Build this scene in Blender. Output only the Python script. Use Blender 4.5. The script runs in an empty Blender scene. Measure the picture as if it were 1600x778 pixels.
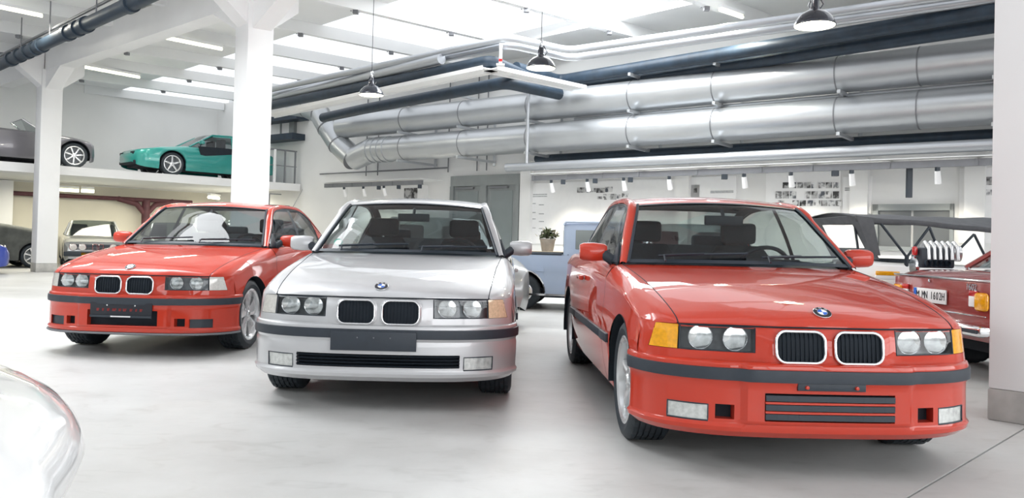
import bpy, bmesh, math, random
import numpy as np
from mathutils import Vector, Matrix
random.seed(7)
PI = math.pi
C = bpy.context.scene.collection
SC = bpy.context.scene
# ------------------------------------------------------------------ camera
CAM_H = 1.062; F_PX = 1243.5; PITCH = 0.0149; ROLL = 0.0251; CY = 358.2
_cp, _sp = math.cos(PITCH), math.sin(PITCH)
_r = Vector((1, 0, 0)); _u = Vector((0, -_sp, _cp)); FW = Vector((0, _cp, _sp))
RT = math.cos(ROLL) * _r + math.sin(ROLL) * _u
UP = -math.sin(ROLL) * _r + math.cos(ROLL) * _u
cd = bpy.data.cameras.new('camera'); cam = bpy.data.objects.new('camera', cd); C.objects.link(cam)
cam.matrix_world = Matrix(((RT.x, UP.x, -FW.x, 0), (RT.y, UP.y, -FW.y, 0), (RT.z, UP.z, -FW.z, CAM_H), (0, 0, 0, 1)))
cd.sensor_width = 36; cd.lens = 36 * F_PX / 1600; cd.shift_y = (CY - 389) / 1600; cd.clip_start = 0.05; cd.clip_end = 200
SC.camera = cam
# ------------------------------------------------------------------ world, daylight, exposure
w = bpy.data.worlds.new('world'); SC.world = w; w.use_nodes = True
bg = w.node_tree.nodes['Background']; bg.inputs[0].default_value = (0.93, 0.96, 1.0, 1); bg.inputs[1].default_value = 1.1
SC.view_settings.view_transform = 'Standard'; SC.view_settings.look = 'None'
SC.view_settings.exposure = 0.25; SC.view_settings.gamma = 1.0; SC.view_settings.use_curve_mapping = False
def area(name, loc, rotz, sx, sy, power, col=(1, 1, 1), rot=None):
    l = bpy.data.lights.new(name, 'AREA'); l.shape = 'RECTANGLE'; l.size = sx; l.size_y = sy; l.energy = power; l.color = col
    o = bpy.data.objects.new(name, l); o.location = loc; o.rotation_euler = rot if rot else (0, 0, rotz); C.objects.link(o); return o
D1 = Vector((-math.sin(PI/4), math.cos(PI/4), 0)); D2 = Vector((math.cos(PI/4), math.sin(PI/4), 0))
CEIL = 5.76
LPOW = (3200, 3700, 1200)
# rooflight bands run along D1: (u0, u1) across, on the D2 axis
UBANDS = [(-8.2, -5.2), (0.8, 3.8), (9.4, 13.3)]  # first two bands are unseen, added for light and reflections on the cars
for i, (ua, ub) in enumerate(UBANDS):
    p = D2*((ua+ub)/2) + D1*10
    area('daylight', (p.x, p.y, CEIL + 0.12), -PI/4, ub-ua, 38, LPOW[i], (0.95, 0.98, 1.0))
# unseen fill lamp behind the camera, added to brighten the car fronts
p = D2*3 - D1*8.6
fwl = area('front_fill', (p.x, p.y, 2.9), 0, 24, 4.2, 1000, (0.97, 0.98, 1.0)); fwl.rotation_euler = D1.to_track_quat('-Z', 'Y').to_euler()
# ------------------------------------------------------------------ pixel helpers (points measured in the photograph, put at real depth)
def ray(px, py):
    return (FW + RT * ((px - 800) / F_PX) - UP * ((py - CY) / F_PX))
def at_plane(px, py, p0, n):
    d = ray(px, py); o = Vector((0, 0, CAM_H)); k = (Vector(p0) - o).dot(n) / d.dot(n); return o + d * k
def at_z(px, py, z):
    return at_plane(px, py, (0, 0, z), Vector((0, 0, 1)))
def at_y(px, py, y):
    return at_plane(px, py, (0, y, 0), Vector((0, 1, 0)))
WA = math.radians(52)
WE = Vector((math.sin(WA), -math.cos(WA), 0)); WN = Vector((-math.cos(WA), -math.sin(WA), 0)); W0 = Vector((0.26, 20.2, 0))
def Wpx(px, py, off=0.0):
    return at_plane(px, py, W0 + WN * off, WN)
def Wt(p): return (p - W0).dot(WE)
def Wp(t, off, z): v = W0 + WE * t + WN * off; return Vector((v.x, v.y, z))
# ------------------------------------------------------------------ materials
MATS = {}
def mat(name, col, rough=0.5, metal=0.0, coat=0.0, noise=None, emit=None, estr=1.0, bump=None, spec=None, coat_rough=0.03):
    if name in MATS: return MATS[name]
    m = bpy.data.materials.new(name); m.use_nodes = True; nt = m.node_tree; b = nt.nodes['Principled BSDF']
    b.inputs['Base Color'].default_value = (*col, 1); b.inputs['Roughness'].default_value = rough; b.inputs['Metallic'].default_value = metal
    b.inputs['Coat Weight'].default_value = coat; b.inputs['Coat Roughness'].default_value = coat_rough
    if spec is not None: b.inputs['Specular IOR Level'].default_value = spec
    if emit: b.inputs['Emission Color'].default_value = (*emit, 1); b.inputs['Emission Strength'].default_value = estr
    if noise:
        sc, amt = noise
        tc = nt.nodes.new('ShaderNodeTexCoord'); n = nt.nodes.new('ShaderNodeTexNoise'); n.inputs['Scale'].default_value = sc; n.inputs['Detail'].default_value = 6
        r = nt.nodes.new('ShaderNodeValToRGB'); r.color_ramp.elements[0].position = 0.3; r.color_ramp.elements[1].position = 0.7
        r.color_ramp.elements[0].color = tuple(c * (1 - amt) for c in col) + (1,); r.color_ramp.elements[1].color = tuple(min(1, c * (1 + amt * 0.4)) for c in col) + (1,)
        nt.links.new(tc.outputs['Object'], n.inputs['Vector']); nt.links.new(n.outputs['Fac'], r.inputs[0]); nt.links.new(r.outputs[0], b.inputs['Base Color'])
        if bump:
            bp = nt.nodes.new('ShaderNodeBump'); bp.inputs['Strength'].default_value = bump; bp.inputs['Distance'].default_value = 0.02
            nt.links.new(n.outputs['Fac'], bp.inputs['Height']); nt.links.new(bp.outputs[0], b.inputs['Normal'])
    MATS[name] = m; return m
def glassmat(name, tint, refl=1.0, ior=1.5):
    if name in MATS: return MATS[name]
    m = bpy.data.materials.new(name); m.use_nodes = True; nt = m.node_tree; nt.nodes.clear()
    out = nt.nodes.new('ShaderNodeOutputMaterial'); tr = nt.nodes.new('ShaderNodeBsdfTransparent'); gl = nt.nodes.new('ShaderNodeBsdfGlossy')
    tr.inputs[0].default_value = (*tint, 1); gl.inputs['Roughness'].default_value = 0.02; gl.inputs[0].default_value = (refl, refl, refl, 1)
    # two-sided Schlick reflectance, so a pane looks the same from inside and outside
    ge = nt.nodes.new('ShaderNodeNewGeometry'); dt = nt.nodes.new('ShaderNodeVectorMath'); dt.operation = 'DOT_PRODUCT'
    nt.links.new(ge.outputs['Incoming'], dt.inputs[0]); nt.links.new(ge.outputs['Normal'], dt.inputs[1])
    def mth(op, a, b):
        q = nt.nodes.new('ShaderNodeMath'); q.operation = op
        for i, x in enumerate((a, b)):
            if x is None: continue
            if isinstance(x, (int, float)): q.inputs[i].default_value = x
            else: nt.links.new(x, q.inputs[i])
        return q.outputs[0]
    c_ = mth('ABSOLUTE', dt.outputs['Value'], None); k_ = mth('POWER', mth('SUBTRACT', 1.0, c_), 4.6); F_ = mth('ADD', mth('MULTIPLY', k_, 0.92), 0.045)
    mx = nt.nodes.new('ShaderNodeMixShader')
    nt.links.new(F_, mx.inputs[0]); nt.links.new(tr.outputs[0], mx.inputs[1]); nt.links.new(gl.outputs[0], mx.inputs[2]); nt.links.new(mx.outputs[0], out.inputs[0])
    MATS[name] = m; return m
RED = mat('red_paint', (0.54, 0.042, 0.019), 0.5, 0, 1.0, noise=(3, 0.03), spec=0.12, coat_rough=0.012)
SILVER = mat('silver_paint', (0.56, 0.565, 0.58), 0.42, 0.45, 1.0, noise=(3, 0.02), coat_rough=0.012)
BLACKP = mat('black_plastic', (0.022, 0.032, 0.045), 0.45, noise=(20, 0.1))
SLATM = mat('grille_black', (0.006, 0.011, 0.018), 0.6, noise=(20, 0.1), spec=0.2)
GREYP = mat('charcoal_plastic', (0.028, 0.037, 0.050), 0.5, noise=(20, 0.1))
RUBBER = mat('tyre_rubber', (0.02, 0.028, 0.036), 0.6, noise=(30, 0.2))
DARK = mat('dark_void', (0.006, 0.012, 0.02), 0.8, noise=(9, 0.2))
CHROME = mat('chrome', (0.85, 0.86, 0.88), 0.08, 1.0, noise=(5, 0.02))
ALLOY = mat('alloy', (0.78, 0.79, 0.80), 0.22, 0.7, noise=(8, 0.05))
ALLOYD = mat('alloy_dark', (0.12, 0.13, 0.14), 0.4, 0.6, noise=(8, 0.1))
GLASS = glassmat('car_glass', (0.50, 0.55, 0.555), 0.9)
LENS = glassmat('lamp_glass', (0.93, 0.95, 0.96), 0.9)
AMBER = mat('amber_lens', (0.95, 0.42, 0.01), 0.12, 0, 0.6, noise=(60, 0.2))
CLEARL = mat('clear_indicator_lens', (0.72, 0.70, 0.66), 0.1, 0.1, 0.8, noise=(60, 0.15))
AMBERL = mat('pale_amber_lens', (0.80, 0.62, 0.42), 0.1, 0.1, 0.8, noise=(60, 0.2))
FOGL = mat('fog_glass', (0.70, 0.72, 0.70), 0.12, 0.3, 0.8, noise=(45, 0.25))
BOWLG = mat('lamp_bowl_glass', (0.60, 0.62, 0.62), 0.12, 0.75, 1.0, noise=(28, 0.35))
LAMPH = mat('lamp_housing', (0.13, 0.14, 0.15), 0.35, 0.2, noise=(40, 0.3))
FABRIC = mat('seat_fabric', (0.04, 0.05, 0.062), 0.9, noise=(60, 0.25))
WHITE = mat('white_wall_paint', (0.80, 0.80, 0.79), 0.75, noise=(0.7, 0.05))
CEILM = mat('ceiling_white', (0.78, 0.79, 0.79), 0.8, noise=(0.5, 0.05))
COLM = mat('column_white', (0.82, 0.82, 0.82), 0.7, noise=(1.2, 0.04))
CONC = mat('bare_concrete', (0.46, 0.45, 0.43), 0.85, noise=(6, 0.25), bump=0.3)
GALV = mat('galvanised_steel', (0.52, 0.54, 0.56), 0.36, 0.75, noise=(2, 0.05))
PIPEA = mat('aluminium_jacket', (0.50, 0.52, 0.55), 0.42, 0.8, noise=(1.5, 0.04))
PIPEB = mat('black_insulation', (0.018, 0.034, 0.055), 0.5, noise=(6, 0.3))
GREYM = mat('grey_steel', (0.20, 0.205, 0.22), 0.5, 0.3, noise=(5, 0.1))
FRAMEG = mat('grey_door_frame', (0.26, 0.28, 0.28), 0.5, 0.1, noise=(5, 0.08))
PANEG = mat('grey_glazing', (0.22, 0.25, 0.25), 0.12, 0.0, 0.4, noise=(1.0, 0.12))
TUBE = mat('fluorescent_tube', (1, 1, 0.85), 0.4, emit=(1.0, 0.97, 0.70), estr=2.2)
LAMPIN = mat('lamp_inside', (1, 0.98, 0.85), 0.4, emit=(1.0, 0.95, 0.72), estr=1.6)
ENAMEL = mat('black_enamel', (0.03, 0.035, 0.05), 0.12, 0.2, 1.0, noise=(5, 0.1))
BLUEV = mat('pale_blue_paint', (0.36, 0.44, 0.58), 0.3, 0, 1.0, noise=(3, 0.04))
GREENC = mat('turquoise_paint', (0.02, 0.28, 0.25), 0.3, 0.2, 1.0, noise=(3, 0.05))
GREYC = mat('mauve_grey_paint', (0.17, 0.165, 0.185), 0.3, 0.5, 1.0, noise=(3, 0.05))
SILV2 = mat('grey_silver_paint', (0.36, 0.37, 0.37), 0.3, 0.5, 1.0, noise=(3, 0.05))
BLUEC = mat('royal_blue_paint', (0.03, 0.06, 0.35), 0.3, 0.2, 1.0, noise=(3, 0.05))
WHITEC = mat('white_car_paint', (0.93, 0.94, 0.94), 0.25, 0, 1.0, noise=(2, 0.02))
MAROON = mat('maroon_paint', (0.30, 0.035, 0.03), 0.25, 0, 1.0, noise=(3, 0.06))
DKC = mat('dark_car_paint', (0.02, 0.025, 0.03), 0.25, 0, 1.0, noise=(3, 0.05))
CANVAS = mat('canvas_cover', (0.10, 0.105, 0.10), 0.95, noise=(5, 0.3), bump=0.5)
CANOPY = mat('charcoal_canopy_cloth', (0.10, 0.105, 0.115), 0.9, noise=(9, 0.2))
TAILRED = mat('tail_red_lens', (0.55, 0.02, 0.02), 0.15, 0, 0.6, noise=(50, 0.15))
PRINTW = mat('print_white', (0.85, 0.85, 0.85), 0.6, noise=(9, 0.02))
PRINTB = mat('print_black', (0.01, 0.012, 0.02), 0.5, noise=(9, 0.1))
PRINTR = mat('print_red', (0.22, 0.015, 0.015), 0.5, noise=(9, 0.1))
PRINTBL = mat('print_blue', (0.02, 0.14, 0.62), 0.4, noise=(9, 0.1))
PRINTG = mat('print_green', (0.05, 0.35, 0.25), 0.5, noise=(9, 0.1))
PLASTIC_SMOOTH = PRINTW
# ------------------------------------------------------------------ mesh tools
class MB:
    def __init__(s): s.v = []; s.f = []
    def add(s, vs, fs):
        n = len(s.v); s.v += [tuple(p) for p in vs]; s.f += [tuple(i + n for i in f) for f in fs]; return s
    def box(s, c, d, M=None):
        x, y, z = d[0]/2, d[1]/2, d[2]/2
        vs = [Vector((a*x, b*y, e*z)) for a in (-1, 1) for b in (-1, 1) for e in (-1, 1)]
        if M: vs = [M @ p for p in vs]
        vs = [p + Vector(c) for p in vs]
        return s.add(vs, [(0,1,3,2),(4,6,7,5),(0,4,5,1),(2,3,7,6),(0,2,6,4),(1,5,7,3)])
    def obox(s, p, q, w, h, up=(0, 0, 1)):
        p, q = Vector(p), Vector(q); d = (q - p).normalized(); u = Vector(up); sd = d.cross(u)
        if sd.length < 1e-4: sd = d.cross(Vector((1, 0, 0)))
        sd.normalize(); u = sd.cross(d).normalized()
        vs = [a + sd*(i*w/2) + u*(j*h/2) for a in (p, q) for i in (-1, 1) for j in (-1, 1)]
        return s.add(vs, [(0,1,3,2),(4,6,7,5),(0,4,5,1),(2,3,7,6),(0,2,6,4),(1,5,7,3)])
    def tube(s, path, r, n=12, cap=True, closed=False):
        P = [Vector(p) for p in path]; R = r if isinstance(r, (list, tuple)) else [r]*len(P); m = len(P); rings = []
        prev = None
        for i, p in enumerate(P):
            if closed: t = (P[(i+1) % m] - P[i-1]).normalized()
            else:
                t = Vector()
                if i < m-1: t += (P[i+1]-p).normalized()
                if i > 0: t += (p-P[i-1]).normalized()
                t.normalize()
            if prev is None:
                a = Vector((0, 0, 1)) if abs(t.z) < 0.9 else Vector((1, 0, 0)); u = t.cross(a).normalized()
            else: u = (prev - t*prev.dot(t)).normalized()
            prev = u; v = t.cross(u)
            rings.append([p + (u*math.cos(2*PI*k/n) + v*math.sin(2*PI*k/n))*R[i] for k in range(n)])
        vs = [q for rg in rings for q in rg]; fs = []
        for i in range(m if closed else m-1):
            a = i*n; b = ((i+1) % m)*n
            for k in range(n): fs.append((a+k, a+(k+1) % n, b+(k+1) % n, b+k))
        if cap and not closed: fs.append(tuple(range(n))[::-1]); fs.append(tuple((m-1)*n+k for k in range(n)))
        return s.add(vs, fs)
    def lathe(s, prof, c=(0, 0, 0), axis='z', n=32, M=None):
        vs = []; m = len(prof)
        for k in range(n):
            a = 2*PI*k/n
            for (r, h) in prof:
                if axis == 'z': p = Vector((r*math.cos(a), r*math.sin(a), h))
                elif axis == 'y': p = Vector((r*math.cos(a), h, r*math.sin(a)))
                else: p = Vector((h, r*math.cos(a), r*math.sin(a)))
                if M: p = M @ p
                vs.append(p + Vector(c))
        fs = [(k*m+i, ((k+1) % n)*m+i, ((k+1) % n)*m+i+1, k*m+i+1) for k in range(n) for i in range(m-1)]
        return s.add(vs, fs)
    def grid(s, G, skip=None, flip=False):
        a = len(G); b = len(G[0]); vs = [p for row in G for p in row]; fs = []
        for i in range(a-1):
            for j in range(b-1):
                if skip and skip(i, j): continue
                f = (i*b+j, i*b+j+1, (i+1)*b+j+1, (i+1)*b+j); fs.append(f[::-1] if flip else f)
        return s.add(vs, fs)
    def prism(s, poly, off):
        n = len(poly); A = [Vector(p) for p in poly]; B = [p + Vector(off) for p in A]
        return s.add(A + B, [tuple(range(n))[::-1], tuple(range(n, 2*n))] + [(i, (i+1) % n, (i+1) % n + n, i+n) for i in range(n)])
    def mirror(s):
        n = len(s.v); return s.add([(x, -y, z) for x, y, z in s.v], [f[::-1] for f in s.f])
    def build(s, name, m, parent=None, smooth=40, bevel=0, solid=0, loc=None):
        me = bpy.data.meshes.new(name); me.from_pydata(s.v, [], s.f); me.update()
        b = bmesh.new(); b.from_mesh(me); bmesh.ops.remove_doubles(b, verts=b.verts, dist=1e-5)
        bmesh.ops.recalc_face_normals(b, faces=b.faces)
        if bevel:
            bmesh.ops.bevel(b, geom=[e for e in b.edges if len(e.link_faces) == 2 and e.calc_face_angle(0) > 0.5], offset=bevel, segments=2, affect='EDGES', profile=0.5)
        b.to_mesh(me); b.free()
        if smooth: me.shade_smooth(); me.set_sharp_from_angle(angle=math.radians(smooth))
        me.materials.append(m); o = bpy.data.objects.new(name, me); C.objects.link(o)
        if parent: o.parent = parent
        if loc is not None: o.location = loc
        if solid:
            md = o.modifiers.new('solid', 'SOLIDIFY'); md.thickness = solid; md.offset = -1
        return o
def tag(o, label=None, cat=None, group=None, kind=None):
    if label: o['label'] = label
    if cat: o['category'] = cat
    if group: o['group'] = group
    if kind: o['kind'] = kind
    return o
def empty(name, loc, rotz=0, **k):
    o = bpy.data.objects.new(name, None); o.empty_display_size = 0.2; o.location = loc; o.rotation_euler = (0, 0, rotz); C.objects.link(o); tag(o, **k); return o
def copy_tree(o, parent=None):
    c = o.copy(); C.objects.link(c); c.parent = parent
    for ch in list(o.children): copy_tree(ch, c)
    return c
def text(name, body, size, m, parent, M, ext=0.0008, sx=1.0):
    cu = bpy.data.curves.new(name, 'FONT'); cu.body = body; cu.size = size; cu.align_x = 'CENTER'; cu.align_y = 'CENTER'; cu.extrude = ext
    t = bpy.data.objects.new(name, cu); C.objects.link(t); dg = bpy.context.evaluated_depsgraph_get(); dg.update()
    me = bpy.data.meshes.new_from_object(t.evaluated_get(dg)); bpy.data.objects.remove(t)
    me.transform(Matrix.Diagonal((sx, 1, 1, 1))); me.transform(M); me.materials.clear(); me.materials.append(m)
    o = bpy.data.objects.new(name, me); C.objects.link(o); o.parent = parent; return o
def face_x(x, y, z, tilt=0):   # text matrix: reads when looking along -x at a surface facing +x
    return Matrix.Translation((x, y, z)) @ Matrix(((0, 0, 1, 0), (1, 0, 0, 0), (0, 1, 0, 0), (0, 0, 0, 1))) @ Matrix.Rotation(tilt, 4, 'X')
def spl(pts, ts):     # interpolating cubic through points, index parameter 0..n-1
    P = np.array(pts, float); n = len(P)
    d = np.zeros_like(P)
    ch = np.linalg.norm(np.diff(P, axis=0), axis=1) + 1e-9
    for i in range(n):
        if i == 0: d[i] = (P[1]-P[0])/ch[0]
        elif i == n-1: d[i] = (P[-1]-P[-2])/ch[-1]
        else:
            a, b = ch[i-1], ch[i]; d[i] = ((P[i]-P[i-1])/a*b + (P[i+1]-P[i])/b*a)/(a+b)
    out = []
    for t in ts:
        t = min(max(t, 0), n-1-1e-9); i = int(t); f = t-i; h = ch[i]
        out.append((2*f**3-3*f*f+1)*P[i] + (f**3-2*f*f+f)*h*d[i] + (-2*f**3+3*f*f)*P[i+1] + (f**3-f*f)*h*d[i+1])
    return np.array(out)
def sm(a, b, x):
    t = min(max((x-a)/(b-a), 0), 1); return t*t*(3-2*t)
def interp(x, pts):
    xs = [p[0] for p in pts]; ys = [p[1] for p in pts]
    if xs[0] > xs[-1]: xs = xs[::-1]; ys = ys[::-1]
    return float(np.interp(x, xs, ys))
def rrect(w, h, r, n=6):   # rounded rectangle outline (y, z) about 0
    out = []
    for cx, cy, a0 in ((w/2-r, h/2-r, 0), (-w/2+r, h/2-r, 90), (-w/2+r, -h/2+r, 180), (w/2-r, -h/2+r, 270)):
        for k in range(n+1):
            a = math.radians(a0 + 90*k/n); out.append((cx+r*math.cos(a), cy+r*math.sin(a)))
    return out
# ------------------------------------------------------------------ the compact saloon / coupe builder
NOSE = [(.722, 0), (.720, .15), (.712, .27), (.690, .34), (.645, .50), (.585, .668), (.530, .74), (.46, .79), (.38, .812), (.28, .822)]
BUMP = [(.752, 0), (.750, .20), (.738, .36), (.712, .50), (.655, .64), (.58, .74), (.50, .80), (.42, .834), (.34, .848), (.26, .850)]
def planpt(curve, t):
    (x, y), (x2, y2) = spl(curve, [t, min(t+0.02, len(curve)-1-1e-6)])
    if t > len(curve)-1.03: (xa, ya), = spl(curve, [t-0.02]); dx, dy = x-xa, y-ya
    else: dx, dy = x2-x, y2-y
    l = math.hypot(dx, dy) or 1
    return x, y, dy/l, -dx/l            # outward normal (nx, ny)
def t_of_y(curve, y):
    lo, hi = 0, len(curve)-1
    for _ in range(40):
        m = (lo+hi)/2
        if spl(curve, [m])[0][1] < y: lo = m
        else: hi = m
    return (lo+hi)/2
def holed(curve, ys, tail, rows, P, holes, depth, mb=None):
    cols = [(1, t_of_y(curve, y), y) for y in ys] + [(1, t, spl(curve, [t])[0][1]) for t in tail]
    cols = [(-1, t, -y) for _, t, y in cols[::-1] if y > 1e-6] + cols
    G = [[P(sg, t, z) for z in rows] for sg, t, y in cols]
    yy = [c[2] for c in cols]
    def inh(i, j):
        yc = (yy[i]+yy[i+1])/2; zc = (rows[j]+rows[j+1])/2
        return any(a < yc < b and c < zc < d for a, b, c, d in holes)
    mb = mb or MB(); mb.grid(G, skip=inh)
    loops = []
    for a, b, c, d in holes:
        I = [i for i, y in enumerate(yy) if a-1e-5 <= y <= b+1e-5]; J = [j for j, z in enumerate(rows) if c-1e-5 <= z <= d+1e-5]
        loop = [(i, J[0]) for i in I] + [(I[-1], j) for j in J[1:]] + [(i, J[-1]) for i in I[::-1][1:]] + [(I[0], j) for j in J[::-1][1:-1]]
        L = [Vector(G[i][j]) for i, j in loop]; B = [p + Vector((-depth, 0, 0)) for p in L]; n = len(L)
        mb.add(L+B, [(k, (k+1) % n, (k+1) % n+n, k+n) for k in range(n)])
        loops.append((L, [[Vector(G[i][j]) for j in J] for i in I]))
    return mb, loops
def tyre_mb(R=.32, wid=.215, rr=.235, n=96):
    h = wid/2; xs = []
    prof = [(rr-.004, -h+.012), (rr+.012, -h+.002), (R-.045, -h-.006), (R-.022, -h+.001), (R-.008, -h+.012)]
    tr = []; nb = 6; wv = wid-.03
    for k in range(nb):
        a = -h+.015+wv*k/nb; b = a+wv/nb
        tr += [(R, a+.004, k), (R, b-.004, k), (R-.009, b-.003, -1), (R-.009, b+.003, -1)]
    tr = tr[:-2]
    full = [(r, y, -1) for r, y in prof] + tr + [(r, -y, -1) for r, y in prof[::-1]]
    vs = []; m = len(full)
    for k in range(n):
        a = 2*PI*k/n
        for r, y, b in full:
            if b >= 0 and (k + b*1) % 4 == 0: r -= .008
            vs.append((r*math.cos(a), y, r*math.sin(a)))
    mb = MB(); mb.add(vs, [(k*m+i, k*m+i+1, ((k+1) % n)*m+i+1, ((k+1) % n)*m+i) for k in range(n) for i in range(m-1)])
    return mb
def rim_mb(style, rr=.235, h=.1075):
    mb = MB()   # outward is +y
    mb.lathe([(rr-.002, h-.012), (rr+.004, h-.004), (rr-.008, h-.002), (rr-.022, h-.012), (rr-.03, h-.05), (rr-.035, -h+.02), (rr, -h+.01)], axis='y', n=48)
    ns, w0, w1 = {'five': (5, .052, .040), 'disc': (5, .085, .205), 'six': (7, .040, .044), 'lace': (10, .024, .018)}[style]
    y0 = h-.028
    for k in range(ns):
        a = 2*PI*k/ns + .3; ca, sa = math.cos(a), math.sin(a)
        def pt(r, s, y): return (r*ca - s*sa, y, r*sa + s*ca)
        secs = [(.03, w0*.8, y0-.002), (.07, w0, y0), (.15, (w0+w1)/2, y0+.006), (rr-.03, w1, y0+.002), (rr-.02, w1*1.15, y0-.004)]
        vs = []
        for r, wd, yy in secs: vs += [pt(r, -wd/2, yy-.008), pt(r, -wd*.3, yy), pt(r, wd*.3, yy), pt(r, wd/2, yy-.008), pt(r, wd/2, yy-.035), pt(r, -wd/2, yy-.035)]
        fs = [(6*i+j, 6*i+(j+1) % 6, 6*(i+1)+(j+1) % 6, 6*(i+1)+j) for i in range(4) for j in range(6)]
        mb.add(vs, fs + [tuple(range(6)), tuple(range(24, 30))])
    mb.lathe([(.0, y0+.012), (.026, y0+.012), (.034, y0+.004), (.062, y0), (.066, y0-.04), (0, y0-.04)], axis='y', n=24)
    for k in range(5):
        a = 2*PI*k/5 + .3 + PI/5; mb.lathe([(0, y0+.004), (.007, y0+.004), (.008, y0-.01)], c=(.045*math.cos(a), 0, .045*math.sin(a)), axis='y', n=8)
    return mb
_wheel = {}
def wheel(parent, x, y, side, style, R=.32, steer=0):
    key = (style, R)
    if key not in _wheel:
        sc = R/.32
        t = tyre_mb(R, .215, .235*sc if style != 'lace' else .17*sc); r = rim_mb(style, .235*sc if style != 'lace' else .17*sc)
        b = MB(); b.lathe([(0, .02), (.235*sc-.04 if style != 'lace' else .17*sc-.03, .02), (.235*sc-.04 if style != 'lace' else .17*sc-.03, .01)], axis='y', n=32)
        to = t.build('tyre', RUBBER, smooth=30); ro = r.build('rim', ALLOY, smooth=35); bo = b.build('brake_disc', ALLOYD, smooth=30)
        _wheel[key] = (to.data, ro.data, bo.data)
        for o in (to, ro, bo): bpy.data.objects.remove(o)
    a, b, c = _wheel[key]
    t = bpy.data.objects.new('tyre', a); C.objects.link(t); t.parent = parent; t.location = (x, y, R)
    t.rotation_euler = (0, random.random()*2*0, (0 if side > 0 else PI) + steer)
    for n, me in (('rim', b), ('brake_disc', c)):
        q = bpy.data.objects.new(n, me); C.objects.link(q); q.parent = t
    return t
def roundel(parent, x, y, z, n, up, r=.041):
    """dark ring, quartered centre, letters, chrome edge; lies on a surface with normal n"""
    n = Vector(n).normalized(); s = Vector((0, 1, 0)); s = (s - n*s.dot(n)).normalized(); u = n.cross(s)
    if u.dot(Vector(up)) < 0: u = -u
    s = u.cross(n)
    M = Matrix((( s.x, u.x, n.x, x), (s.y, u.y, n.y, y), (s.z, u.z, n.z, z), (0, 0, 0, 1)))
    def disc(r0, r1, h, a0=0, a1=2*PI, k=32):
        mb = MB(); P = [(r, a0+(a1-a0)*i/k) for i in range(k+1) for r in (r0, r1)]
        vs = [M @ Vector((q*math.cos(a), q*math.sin(a), h)) for q, a in P]
        return mb.add(vs, [(2*i, 2*i+1, 2*i+3, 2*i+2) for i in range(k)])
    b = MB().lathe([(0, 0), (r*1.04, 0), (r*1.04, .003), (r, .0045), (r*.97, .004)], M=M, n=32).build('roundel', CHROME, parent)
    disc(r*.58, r*.98, .0048).build('ring', PRINTB, b); disc(r*.54, r*.59, .0052).build('inner_ring', CHROME, b)
    for k in range(4):
        disc(0, r*.55, .005, k*PI/2, (k+1)*PI/2, 8).build('quadrant', PRINTBL if k % 2 else PRINTW, b)
    for ch, a in (('B', 135), ('M', 90), ('W', 45)):
        aa = math.radians(a); text('letter', ch, r*.42, PRINTW, b, M @ Matrix.Translation((r*.78*math.cos(aa), r*.78*math.sin(aa), .005)) @ Matrix.Rotation(aa-PI/2, 4, 'Z'), .0003)
    return b
# shoulder, hood edge, belt lines (front to rear)
HE = [(.585, .668, .697), (.565, .669, .712), (.53, .672, .728), (.47, .676, .748), (.33, .684, .785), (.12, .694, .830), (-.12, .704, .870), (-.37, .72, .905), (-.62, .735, .935)]
SH = [(.583, .676, .692), (.545, .722, .690), (.50, .762, .690), (.43, .798, .694), (.30, .820, .722), (.12, .829, .765), (-.12, .833, .80), (-.37, .833, .825), (-.62, .832, .845)]
HC = [(.722, 0, .703), (.700, 0, .730), (.66, 0, .752), (.58, 0, .778), (.40, 0, .818), (.15, 0, .863), (-.1, 0, .90), (-.3, 0, .925), (-.46, 0, .942)]
RAIL = [(-.60, .752, .935), (-.86, .69, 1.13), (-1.14, .615, 1.315), (-1.35, .598, 1.352), (-1.75, .595, 1.368), (-2.15, .588, 1.35), (-2.5, .60, 1.26), (-2.8, .635, 1.12), (-3.05, .67, .985)]
INN = [(-.575, .712, .945), (-.83, .635, 1.145), (-1.10, .560, 1.33), (-1.33, .535, 1.378), (-1.75, .53, 1.392), (-2.15, .525, 1.374), (-2.48, .53, 1.285), (-2.78, .56, 1.145), (-3.02, .60, 1.0)]
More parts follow.
